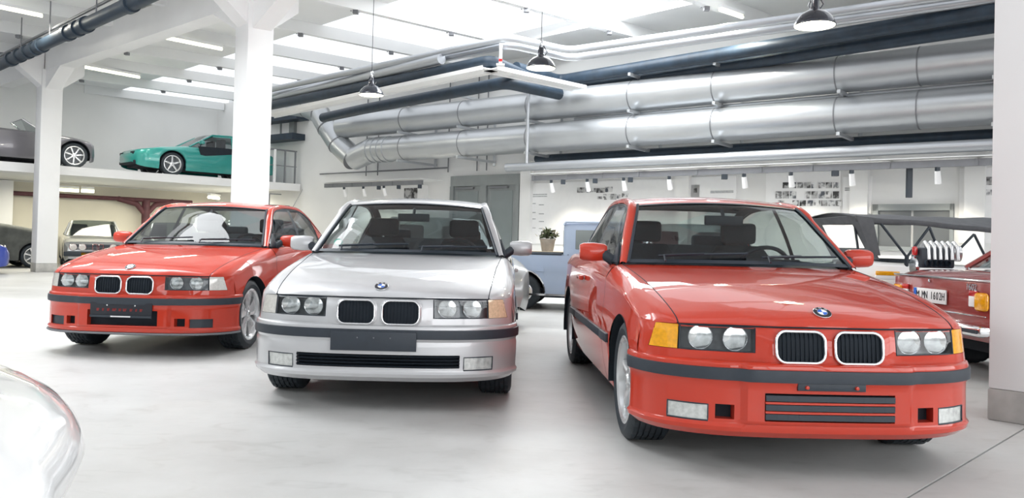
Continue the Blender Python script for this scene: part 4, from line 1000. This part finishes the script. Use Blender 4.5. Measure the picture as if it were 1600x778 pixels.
# ------------------------------------------------------------------ background vehicles
def simple_car(name, loc, heading, st, arches, R, paint, gh=None, glass=GLASS, wst='six', ww=None, wy=None, roofm=None, **k):
    """st: (x, half width, bottom, shoulder, top); heading: world direction of the nose"""
    root = empty(name, loc, math.atan2(heading.y, heading.x)); tag(root, **k)
    xs = set(np.linspace(st[0][0], st[-1][0], 44))
    for xc in arches:
        for a in np.linspace(0, PI, 17): xs.add(xc + (R+.045)*math.cos(a))
    xs = sorted(xs, reverse=st[0][0] > st[-1][0]); S = np.array(st); order = np.argsort(S[:, 0]); S = S[order]
    def at(x): return [float(np.interp(x, S[:, 0], S[:, j])) for j in range(1, 5)]
    def smooth_at(x):
        a = [np.array(at(x+d)) for d in (-.05, 0, .05)]; return list((a[0]+a[1]+a[2])/3) if S[0, 0]+.06 < x < S[-1, 0]-.06 else at(x)
    rows = []
    for x in xs:
        hw, z0, zs, zt = smooth_at(x)
        pts = [(0, zt), (hw*.45, zt-.004), (hw*.78, zt-(zt-zs)*.16), (hw*.92, zt-(zt-zs)*.45), (hw*.985, zs), (hw*1.0, zs-.10), (hw*1.0, z0+(zs-z0)*.45), (hw*.985, z0+.10), (hw*.95, z0)]
        ar = 0
        for xc in arches:
            if abs(x-xc) < R+.045: ar = max(ar, R+math.sqrt(max((R+.045)**2-(x-xc)**2, 0)))
        if ar > z0:
            zz = pts[4][1]; pts = pts[:5] + [(y, min(z, zz) if z > ar else 0) and (y, ar+(z-z0)*(max(zz-ar, .01))/(zz-z0)) for y, z in pts[5:]]
        rows.append([(x, y, z) for y, z in pts])
    mb = MB().grid(rows); mb.mirror()
    for r in (rows[0], rows[-1]): mb.add([p for p in r] + [(p[0], -p[1], p[2]) for p in r[::-1]], [tuple(range(2*len(r)))])
    body = mb.build('body', paint, root, smooth=40)
    for xc in arches:
        for sd in (1, -1):
            hw = at(xc)[0]; pts = [(xc+(R+.046)*math.cos(a), R+(R+.046)*math.sin(a)) for a in np.linspace(-.3, PI+.3, 16)]
            w = MB().grid([[(x, sd*y, z) for y in (hw-.01, hw-.35)] for x, z in pts]); w.add([(x, sd*(hw-.35), z) for x, z in pts], [tuple(range(16))]); w.build('wheel_house', DARK, root)
            wheel(root, xc, sd*(hw-.14), sd, wst, R=R)
    x0, x1 = min(S[0, 0], S[-1, 0]), max(S[0, 0], S[-1, 0])
    MB().box(((x0+x1)/2, 0, .32), ((x1-x0)*.9, at(0)[0]*1.2, .2)).build('underbody', DARK, root, smooth=0)
    if gh:   # (x, half width base, z base, half width top, z top)
        g = np.array(gh); n = len(g)
        def sec(r):
            x, hb, zb, ht, zt = r; xt = x
            return [(x, hb, zb), (x, hb+(ht-hb)*.8+.01, zb+(zt-zb)*.8), (x, ht, zt-.035), (x, ht*.9, zt-.012), (x, ht*.5, zt), (x, 0, zt+.004)]
        R_ = [sec(r) for r in gh]
        for i in range(n-1):
            a, b = R_[i], R_[i+1]
            end = i == 0 or i == n-2
            full = lambda q: [(x, -y, z) for x, y, z in q] + q[::-1][1:]
            if end: MB().grid([full(a)[::1], full(b)[::1]]).build('windscreen' if i == 0 else 'rear_window', glass, root, smooth=60)
            else:
                MB().grid([a[1:], b[1:]]).mirror().build('roof', roofm or paint, root, smooth=60)
                for sd in (1, -1): MB().grid([[(x, sd*y, z) for x, y, z in a[:2]], [(x, sd*y, z) for x, y, z in b[:2]]]).build('side_window', glass, root)
        for sd in (1, -1):
            MB().tube([(x, sd*y, z) for x, y, z in [r[0] for r in R_[:1]] + [r[2] for r in R_[1:-1]] + [r[0] for r in R_[-1:]]], .028, 6).build('pillar', roofm or paint, root)
            if n > 4: m_ = R_[n//2]; MB().tube([(m_[0][0], sd*m_[0][1], m_[0][2]), (m_[1][0], sd*m_[1][1], m_[1][2])], .03, 6).build('pillar', roofm or paint, root)
        for y in (.36, -.36): MB().box((float(np.mean(g[:, 0]))+.15, y, gh[0][2]+.10), (.14, .44, .5)).build('seat', FABRIC, root, bevel=.04)
    return root
def put(px, py, z, n0=None): return at_z(px, py, z)
# white car cut by the lower left corner, its nose towards the right
wc = empty('car', (-3, 2.9, 0), 0); tag(wc, 'white car cut off by the lower left corner, only its rounded nose shows', 'car')
PLAN = [(-.96, 1.67), (-1.18, 2.22), (-1.34, 2.47), (-1.6, 2.77), (-2.0, 3.13), (-2.7, 3.8), (-4.0, 5.1), (-4.7, 5.4), (-5.5, 4.6), (-5.4, 4.0), (-4.2, 2.8), (-2.6, 1.2), (-1.9, .62), (-1.4, .62), (-1.08, .95), (-.95, 1.3)]
pc = spl(PLAN + [PLAN[0]], np.linspace(0, 16, 97))[:-1]
mb = MB(); lv = [(.20, .84), (.30, .92), (.42, .98), (.50, 1.0), (.545, .99), (.585, .96), (.62, .90), (.655, .78), (.685, .6), (.70, .3), (.705, .02)]
ringsW = [[((x+3)*q, (y-2.9)*q, z) for x, y in pc] for z, q in lv]; nW = len(pc)
mb.add([p for r in ringsW for p in r], [(i*nW+k, i*nW+(k+1) % nW, (i+1)*nW+(k+1) % nW, (i+1)*nW+k) for i in range(len(lv)-1) for k in range(nW)])
mb.build('body', WHITEC, wc, smooth=60)
cb_ = MB(); lv2 = [(.66, .62), (.95, .56), (1.22, .46)]; r2_ = [[((x+3)*q-.25, (y-2.9)*q+.25, z) for x, y in pc] for z, q in lv2]
cb_.add([p for r in r2_ for p in r], [(i*nW+k, i*nW+(k+1) % nW, (i+1)*nW+(k+1) % nW, (i+1)*nW+k) for i in range(2) for k in range(nW)]).build('windows', PANEG, wc, smooth=60)
MB().add([((x+3)*q-.25, (y-2.9)*q+.25, z) for q, z in ((.46, 1.22), (.40, 1.27), (.02, 1.30)) for x, y in pc], [(i*nW+k, i*nW+(k+1) % nW, (i+1)*nW+(k+1) % nW, (i+1)*nW+k) for i in range(2) for k in range(nW)]).build('roof', WHITEC, wc, smooth=60)
wc.scale = (1, 1, .93); wc.location = (-2.99, 2.9, 0)
wr = empty('axles', (0, 0, 0)); bpy.data.objects.remove(wr)
for (x, y) in ((.95, -.25), (-.05, -1.25), (-.75, 1.55), (-1.75, .45)):
    t = wheel(wc, x, y, 1, 'six', R=.30); t.rotation_euler = (0, 0, PI/4)
# silver-grey coupe parked under the platform, twin round lamps
def front_lamps(root, x, ys, z, r, grille=None):
    for y in ys:
        MB().lathe([(0, .0), (r*.6, .004), (r, .0), (r, -.03)], c=(x, y, z), axis='x', n=20).build('headlight', CLEARL, root)
        MB().tube([(x+.002, y+r*1.06*math.cos(a), z+r*1.06*math.sin(a)) for a in np.linspace(0, 2*PI, 20)[:-1]], r*.09, 6, closed=True).build('lamp_ring', CHROME, root)
g2 = simple_car('car', (-11.85, 22.7, 0), Vector((.52, -.854, 0)), [(.80, .74, .28, .58, .60), (.76, .82, .22, .70, .74), (.3, .83, .2, .78, .84), (-.5, .83, .2, .84, .92), (-1.5, .83, .2, .88, .93), (-2.8, .82, .2, .88, .95), (-3.4, .80, .25, .86, .96), (-3.5, .74, .3, .8, .9)], [0, -2.57], .30, SILV2,
   gh=[(-.55, .70, .90, .70, .91), (-1.15, .72, .92, .56, 1.36), (-1.7, .72, .93, .56, 1.38), (-2.2, .72, .93, .56, 1.36), (-2.9, .70, .94, .66, .96)], wst='six', label='silver-grey older saloon with twin round headlamps under the platform', cat='car')
MB().box((.775, 0, .60), (.05, 1.30, .17)).build('grille_panel', BLACKP, g2, bevel=.01)
front_lamps(g2, .81, (-.60, -.38, .38, .60), .60, .085)
for y in (-.075, .075): MB().tube([(.805, y+a, .60+b) for a, b in rrect(.11, .17, .03)], .008, 6, closed=True).build('kidney_grille', CHROME, g2)
MB().box((.84, 0, .42), (.14, 1.66, .14)).build('front_bumper', BLACKP, g2, bevel=.03); MB().box((.90, -.3, .42), (.02, .22, .08)).build('fog_lamp', AMBER, g2)
# covered car
cv = simple_car('covered_car', UV(6.15, 25.6), D2, [(.62, .60, .35, .66, .72), (.5, .82, .25, .86, .98), (.1, .88, .2, .96, 1.08), (-.6, .88, .2, 1.06, 1.20), (-1.4, .88, .2, 1.10, 1.26), (-2.4, .88, .2, 1.05, 1.22), (-3.2, .86, .25, .95, 1.05), (-3.5, .7, .3, .8, .9)], [.05, -2.5], .32, CANVAS, label='car under a dark grey dust cover left of the silver-grey saloon', cat='car')
# blue car at the left edge
bc = simple_car('car', UV(4.02, 22.1), D2, [(.85, .66, .24, .48, .52), (.76, .84, .18, .62, .66), (.3, .88, .16, .74, .80), (-.6, .88, .16, .84, .94), (-2.6, .88, .16, .9, 1.0), (-3.2, .8, .2, .8, .9)], [0, -2.5], .33, BLUEC,
   gh=[(-.5, .7, .9, .7, .91), (-1.2, .72, .93, .54, 1.28), (-1.8, .72, .95, .54, 1.30), (-2.8, .70, .95, .66, .97)], wst='five', label='royal blue car at the left edge below the platform', cat='car')
for y in (-.60, .60): MB().lathe([(0, .02), (.07, .0), (.075, -.03)], c=(.77, y, .60), axis='x', n=16).build('headlight', CLEARL, bc)
MB().box((.80, 0, .34), (.12, 1.2, .12)).build('air_intake', DARK, bc, bevel=.02)
# dark car behind, right of the silver-grey one
dk = simple_car('car', (-9.6, 22.9, 0), Vector((.5, -.866, 0)), [(.80, .74, .28, .6, .64), (.7, .84, .2, .74, .78), (-.5, .85, .2, .88, .96), (-2.8, .84, .2, .92, 1.0), (-3.5, .76, .3, .8, .9)], [0, -2.6], .30, DKC,
   gh=[(-.45, .70, .94, .70, .95), (-1.1, .72, .96, .56, 1.36), (-2.0, .72, .96, .56, 1.37), (-3.0, .70, .96, .66, .98)], wst='lace', label='dark car under the platform behind the left red car', cat='car')
front_lamps(dk, .80, (-.6, .6), .62, .09)
# cars on the platform
def on_platform(px, py, v): p = at_plane(px, py, UV(0, v), D1); return Vector((p.x, p.y, PT))
gw = on_platform(267, 255, PV+.55)
hd = -D2
gp = gw + D1*.70
gr = simple_car('car', gp, hd, [(1.02, .50, .34, .54, .60), (.96, .66, .26, .64, .70), (.75, .80, .2, .68, .75), (.3, .87, .17, .74, .84), (-.5, .87, .17, .82, .94), (-.9, .87, .17, .84, .94), (-2.6, .88, .17, .86, .96), (-3.2, .82, .25, .82, .90), (-3.35, .7, .3, .7, .8)], [0, -2.55], .34, GREENC,
   gh=[(-.50, .76, .90, .76, .91), (-1.25, .76, .92, .64, 1.36), (-1.85, .76, .93, .62, 1.39), (-2.4, .76, .93, .62, 1.32), (-3.0, .72, .93, .68, .96)], wst='five', label='turquoise sports car on the platform with an open side window', cat='car')
for sd in (1, -1): MB().box((.985, sd*.42, .60), (.06, .24, .09)).build('headlight', DARK, gr, bevel=.02)
MB().box((.90, 0, .34), (.20, 1.2, .10)).build('air_intake', DARK, gr, bevel=.02)
MB().prism([(-.72, .885, .93), (-1.95, .885, .95), (-2.0, .885, .80), (-.95, .885, .66), (-.80, .885, .68)], (0, -.02, 0)).build('lowered_door_opening', DARK, gr, smooth=0)
ml = MB().box((-.80, .94, 1.04), (.12, .18, .11)).build('side_mirror', GREENC, gr, bevel=.03); MB().tube([(-.80, .84, .94), (-.80, .92, 1.02)], .02, 6).build('mirror_foot', BLACKP, ml)
hw_ = on_platform(114, 243, PV+.55)
rs = simple_car('car', hw_ + D1*.70, D2, [(.60, .50, .30, .50, .55), (.55, .72, .22, .62, .68), (.40, .82, .17, .70, .77), (0, .87, .16, .78, .84), (-.8, .87, .16, .82, .90), (-1.8, .88, .16, .84, .92), (-3.0, .86, .2, .84, .94), (-3.3, .75, .3, .7, .85)], [0, -2.45], .34, GREYC, wst='six', label='mauve-grey open roadster on the platform at the far left', cat='car')
MB().grid([[(-.75, y, .90) for y in (-.70, 0, .70)], [(-1.2, y*.86, 1.20) for y in (-.70, 0, .70)]]).build('windscreen', GLASS, rs)
MB().tube([(-.75, -.70, .90), (-1.2, -.60, 1.20), (-1.2, .60, 1.20), (-.75, .70, .90)], .022, 8).build('windscreen_frame', CHROME, rs)
for y in (.36, -.36):
    MB().box((-1.85, y, .96), (.16, .44, .42)).build('seat', FABRIC, rs, bevel=.06); MB().tube([(-2.1, y-.17, .92), (-2.1, y-.15, 1.18), (-2.1, y, 1.22), (-2.1, y+.15, 1.18), (-2.1, y+.17, .92)], .025, 8).build('roll_bar', CHROME, rs)
# light car behind the silver one, and another further left
SPC = [(.82, .70, .26, .52, .56), (.74, .82, .2, .68, .72), (.2, .84, .18, .80, .86), (-.5, .84, .18, .86, .93), (-2.8, .84, .18, .90, .98), (-3.5, .78, .25, .86, .96), (-3.6, .7, .3, .8, .9)]
GHC = [(-.5, .72, .92, .72, .93), (-1.15, .74, .94, .58, 1.37), (-1.9, .74, .95, .57, 1.40), (-2.5, .74, .95, .57, 1.37), (-3.1, .70, .96, .66, .98)]
simple_car('car', (-.74, 10.35, 0), Vector((.27, -.963, 0)), SPC, [0, -2.7], .31, SILV2, gh=GHC, label='grey car parked behind the silver one, seen past its right side', cat='car')
simple_car('car', (-4.55, 15.8, 0), Vector((.5, -.87, 0)), SPC, [0, -2.7], .31, WHITEC, gh=GHC, label='light car far behind, its roof showing between the left red and the silver car', cat='car')
simple_car('car', (2.5, 10.4, 0), Vector((-.1, -1, 0)), SPC, [0, -2.7], .31, DKC, gh=GHC, label='dark blue-grey car seen only through the windows of the right red car', cat='car')
# pale blue pickup: load bed on the left, cab on the right
pk0 = at_z(816, 483, 0); r = empty('pickup_truck', (pk0.x, pk0.y, 0), math.radians(-8)); tag(r, 'small pale blue pickup truck between the silver and the right red car', 'pickup')
def arc_side(y0, y1):
    pass
Rk = .275; xs_ = sorted(set(list(np.linspace(-.72, 1.9, 30)) + [(Rk+.07)*math.cos(a) for a in np.linspace(0, PI, 15)]))
rowsk = []
for x in xs_:
    zb = max(.22, (Rk+math.sqrt(max((Rk+.07)**2-x*x, 0))) if abs(x) < Rk+.07 else .22)
    rowsk.append([(x, -.02+ (0 if z > .3 else .03), z) for z in (.86, .845, .70, .60)] + [(x, -.005, .60-(.60-zb)*f) for f in (.05, .5, .9)] + [(x, .02, zb)])
MB().grid(rowsk).build('body_side', BLUEV, r, smooth=50)
MB().grid([[(p[0][0], 1.40 - p[0][1] + (-p[0][1]), p[0][2]) for p in [[q] for q in rw]] for rw in rowsk]).build('body_side', BLUEV, r, smooth=50)
MB().box((-.03, .70, .62), (1.32, 1.36, .04)).build('load_floor', mat('load_wood', (.42, .34, .22), .7, noise=(8, .2)), r)
for yk in (0, 1.4): MB().box((-.05, yk, .875), (1.30, .06, .035)).build('bed_rail', BLACKP, r, bevel=.01)
MB().box((-.72, .70, .55), (.04, 1.40, .62)).build('tailgate', BLUEV, r, bevel=.01)
cab = MB(); prof = [(.62, .86), (.62, 1.32), (.66, 1.37), (1.55, 1.37), (1.66, 1.32), (1.90, .92), (1.92, .30), (.66, .30)]
cab.prism([(x, .0, z) for x, z in prof], (0, 1.40, 0)); cab.build('cab', BLUEV, r, bevel=.03)
MB().box((1.17, -.005, 1.11), (.72, .02, .30)).build('side_window', PANEG, r, bevel=.01); MB().box((.612, .70, 1.12), (.02, 1.0, .28)).build('rear_window', PANEG, r, bevel=.01)
MB().tube([(.62, -.01, 1.33), (.66, -.01, 1.38), (1.55, -.01, 1.38)], .02, 8).build('rain_gutter', BLUEV, r)
for x in (.70, 1.62): MB().tube([(x, -.012, .88), (x, -.012, .32)], .005, 6).build('door_gap', DARK, r)
MB().box((.82, -.02, .78), (.14, .03, .03)).build('door_handle', CHROME, r, bevel=.006); MB().box((.55, .70, .26), (2.4, 1.2, .14)).build('chassis', DARK, r)
MB().box((.45, -.005, .24), (2.5, .03, .03)).build('sill_trim', CHROME, r)
for x in (0, 1.75):
    for sd, y in ((-1, .11), (1, 1.29)): 
        wh = wheel(r, x, y, sd, 'lace', R=Rk); MB().lathe([(0, .125), (.05, .12), (.06, .105), (.13, .10), (.15, .09)], axis='y', n=28).build('hub_cap', mat('cream_hubcap', (.62, .60, .52), .3, .2, noise=(9, .1)), wh)
MB().tube([(x, -.012, z) for x, z in [((Rk+.07)*math.cos(a), Rk+(Rk+.07)*math.sin(a)) for a in np.linspace(0, PI, 15)]], .012, 6).build('arch_trim', CHROME, r)
# plant on a small cabinet by the wall
pp = at_y(857, 388, 15.6); cb = empty('cabinet', (pp.x-.05, pp.y, 0), 0); tag(cb, 'low tan cabinet by the wall behind the pickup', 'cabinet')
MB().box((0, 0, .44), (.95, .45, .80)).build('carcass', mat('cab_white', (.6, .6, .58), .6, noise=(5, .05)), cb, bevel=.01); MB().box((0, 0, .86), (1.1, .55, .035)).build('top', mat('tan_wood', (.55, .42, .25), .5, noise=(6, .15)), cb, bevel=.005)
for s in (-1, 1): dr_ = MB().box((s*.235, -.23, .44), (.45, .02, .72)).build('door', WHITE, cb, bevel=.004); MB().box((s*.06, -.25, .5), (.02, .02, .12)).build('handle', GREYM, dr_)
pt = empty('potted_plant', (pp.x-.02, pp.y, .878)); tag(pt, 'small potted plant with brown-green leaves on the tan cabinet', 'plant')
MB().lathe([(0, 0), (.11, 0), (.15, .22), (.165, .24), (.15, .25), (.0, .22)], n=20).build('pot', mat('stone_pot', (.32, .29, .26), .8, noise=(9, .2)), pt, smooth=50)
lf = mat('plant_leaf', (.09, .11, .05), .6, noise=(9, .4)); fl2 = mat('plant_bloom', (.45, .40, .30), .7, noise=(9, .3)); leaf = None
for k in range(130):
    a = random.random()*2*PI; e_ = random.uniform(.1, 1.5); rr = random.uniform(.10, .24)
    c = Vector((math.cos(a)*math.cos(e_)*rr*.95, math.sin(a)*math.cos(e_)*rr*.8, .24+math.sin(e_)*rr*.75))
    d = Vector((random.uniform(-1, 1), random.uniform(-1, 1), random.uniform(-.3, 1))).normalized(); s = d.cross(Vector((.3, .2, .9))).normalized()*.04
    me = MB().add([c, c+d*.04+s, c+d*.10, c+d*.04-s], [(0, 1, 2, 3)]).build('leaf', lf if k % 4 else fl2, pt, smooth=0)
for k in range(6):
    a = k; MB().tube([(0, 0, .2), (.10*math.cos(a), .10*math.sin(a), .42)], .008, 5).build('stem', lf, pt)
# maroon saloon seen from behind, far right; heading +X
mz = empty('car', (3.88+3.2, 7.2, 0), 0); bpy.data.objects.remove(mz)
ma = simple_car('car', (3.84+3.15, 7.2, 0), Vector((1, .03, 0)), [(.85, .7, .3, .6, .65), (.7, .78, .22, .74, .80), (-.4, .80, .2, .84, .90), (-2.0, .80, .2, .86, .92), (-2.95, .79, .24, .84, .90), (-3.12, .775, .30, .83, .87), (-3.16, .76, .34, .80, .84)], [0, -2.5], .30, MAROON,
   gh=[(-.5, .70, .90, .70, .91), (-1.1, .70, .92, .56, 1.34), (-1.9, .70, .92, .56, 1.36), (-2.5, .70, .91, .66, .93)], wst='lace', label='maroon vintage saloon seen from behind at the right, beside the column', cat='car')
def tailx(nm, y, z, w_, h_, m, par=ma, d_=.02, x=-3.17, bev=.008): return MB().box((x, y, z), (d_, w_, h_)).build(nm, m, par, bevel=bev)
tailx('tail_panel', 0, .60, 1.50, .44, MAROON)
tailx('boot_edge_trim', 0, .835, 1.53, .018, CHROME, x=-3.18); tailx('tail_trim', 0, .545, 1.4, .012, CHROME, x=-3.185)
for sd in (1, -1):
    tl = tailx('tail_light', sd*.66, .665, .16, .15, AMBER, x=-3.20, d_=.05, bev=.03); tailx('reverse_lens', sd*.535, .66, .11, .09, PRINTW, tl, x=-3.19); tailx('red_lens', sd*.535, .725, .11, .05, TAILRED, tl, x=-3.19)
tb_ = MB().box((-3.24, 0, .43), (.10, 1.56, .09)).build('rear_bumper', CHROME, ma, bevel=.03); MB().box((-3.295, 0, .43), (.015, 1.5, .03)).build('rubber_strip', BLACKP, tb_)
npl = MB().box((-3.195, .10, .665), (.012, .52, .125)).build('number_plate', PRINTW, ma, bevel=.003)
MB().box((-3.203, .335, .665), (.003, .045, .12)).build('blue_band', PRINTBL, npl)
Mt = lambda x, y, z: Matrix.Translation((x, y, z)) @ Matrix(((0, 0, -1, 0), (-1, 0, 0, 0), (0, 1, 0, 0), (0, 0, 0, 1)))
for kk, ch in enumerate('M:MN 1602H'):
    if ch != ' ': text('letter', ch if ch != ':' else '.', .098, PRINTB, npl, Mt(-3.203, .085+.205-.0455*kk, .665), .001, .72)
text('badge_text', '1602', .075, CHROME, ma, Mt(-3.185, -.50, .775), .004, 1.0)
MB().lathe([(0, 0), (.014, 0), (.016, -.01)], c=(-3.185, .12, .80), axis='x', n=14).build('boot_lock', CHROME, ma)
# open white car under a charcoal cloth canopy
cz = empty('surrey_car', (5.15, 10.0, 0), 0); tag(cz, 'low white open car under a charcoal cloth canopy on thin black struts', 'car')
o0 = Vector((5.15, 10.0, 0))
def yp(px, py, y): return at_y(px, py, y) - o0
YN, YF = 9.5, 10.9
topN = [yp(*p, YN) for p in ((1331, 340), (1380, 343), (1450, 352), (1525, 366))]; topF = [yp(*p, YF) for p in ((1292, 337), (1342, 334), (1440, 333), (1552, 338))]
ztop = 1.50
g1 = MB(); NS = 16
for th, nm in ((0, 'a'),): 
    rows = []
    for i in range(NS+1):
        f = i/NS; x = -1.05 + 2.35*f; rows.append([Vector((x, (YN-10)+(YF-YN)*h, (1.46-.17*f**1.6)*(1-h) + (1.50+.05*f)*h + .05*math.sin(PI*h) - .012*math.sin(PI*f*3)**2)) for h in np.linspace(0, 1, 9)])
    g1.grid(rows)
    vl = [[r[0], r[0]+Vector((0, -.01, -.06)) ] for i, r in enumerate(rows)]; g1.grid(vl)
    g1.grid([[r[-1], r[-1]+Vector((0, .01, -.10))] for r in rows]); g1.grid([rows[-1], [p+Vector((.01, 0, -.12)) for p in rows[-1]]])
cnp = g1.build('canopy', CANOPY, cz, smooth=50, solid=.012)
# rear curtain of the canopy with a clear window
L_, z0_ = -1.05, .98
def cur(y, z): return Vector((L_ - .0 + (1.47-z)*.55, y, z))
cu = MB(); ysr = [YN-10, YN-10+.22, YF-10-.22, YF-10]; zsr = [1.47, 1.38, 1.08, .95]
cu.grid([[cur(y, z) for z in zsr] for y in ysr], skip=lambda i, j: i == 1 and j == 1).build('rear_curtain', CANOPY, cz, smooth=0, solid=.01)
MB().add([cur(ysr[1], 1.38), cur(ysr[2], 1.38), cur(ysr[2], 1.08), cur(ysr[1], 1.08)], [(0, 1, 2, 3)]).build('curtain_window', LENS, cz)
sw = MB().add([(L_, YN-10, 1.47), (L_+.20, YN-10, 1.45), (L_+.30, YN-10, 1.0), (L_+.20, YN-10, 1.0), ], [(0, 1, 2, 3)]).build('side_curtain', CANOPY, cz, smooth=0, solid=.01)
def strut(a, b, y, r=.016): p, q = yp(*a, y), yp(*b, y); return MB().tube([p, q], r, 8).build('strut', BLACKP, cz)
strut((1335, 348), (1341, 392), 9.7)
for a, b in (((1376, 349), (1417, 402)), ((1452, 355), (1417, 402)), ((1452, 355), (1473, 408)), ((1522, 366), (1487, 402)), ((1522, 366), (1544, 410))): strut(a, b, 9.5)
strut((1417, 400), (1414, 445), 9.5, .026)
bod = MB(); ST = [(-1.22, .40, .50, .62), (-1.15, .62, .40, .86), (-.9, .68, .30, .92), (0, .70, .30, .90), (1.0, .70, .30, .88), (1.5, .62, .35, .84), (1.7, .4, .4, .7)]
bod.grid([[(x, .15+y*hw, z) for y, z in ((-1, zb), (-1.02, (zb+zt)/2), (-1, zt-.05), (-.93, zt), (0, zt+.02), (.93, zt), (1, zt-.05), (1.02, (zb+zt)/2), (1, zb))] for x, hw, zb, zt in ST]).build('body', WHITEC, cz, smooth=50)
p = yp(1387, 427, 9.35); mk = MB().box(p, (.28, .03, .05)).build('side_marker', AMBER, cz, bevel=.01); MB().box(p+Vector((0, 0, -.05)), (.30, .03, .05)).build('marker_base', PRINTW, mk, bevel=.01)
for x in (-.7, .95):
    for sd, y in ((-1, -.42), (1, .70)): wheel(cz, x, y, sd, 'lace', R=.27)
MB().box((-.3, .12, .93), (.5, .8, .06)).build('seat', FABRIC, cz, bevel=.03)
# engine on a stand
ep_ = at_y(1462, 400, 8.7); en = empty('engine', (ep_.x, ep_.y, 0), 0); en.scale = (.66, .66, 1); tag(en, 'car engine with bright ribbed intake manifold on a stand behind the maroon car', 'engine')
ez_ = ep_.z
MB().box((0, 0, .45), (.08, .08, .80)).box((0, 0, .04), (.8, .5, .06)).box((0, 0, .80), (.5, .3, .05)).build('stand', GREYM, en, bevel=.01)
MB().box((-.05, 0, ez_-.02), (.56, .34, .22)).build('block', BLACKP, en, bevel=.03)
MB().tube([(-.22, 0, ez_+.03), (.40, 0, ez_+.03)], .085, 16).build('manifold', ALLOY, en)
for k in range(6):
    x = -.20+.095*k; MB().tube([(x, -.17, ez_-.04), (x, -.15, ez_+.09), (x, -.04, ez_+.14), (x, .08, ez_+.10)], .030, 10).build('intake_runner', ALLOY, en)
for k in range(5): MB().lathe([(0, .05), (.035, .05), (.035, -.02)], c=(-.24+.085*k, -.20, ez_-.08), axis='y', n=12).build('carburettor', PIPEB, en)
MB().lathe([(0, -.03), (.11, -.03), (.12, 0), (.11, .03), (0, .03)], c=(-.36, -.02, ez_-.12), axis='x', n=20).build('pulley', CHROME, en); MB().box((-.38, -.06, ez_+.05), (.06, .1, .10)).build('red_cover', TAILRED, en, bevel=.02)
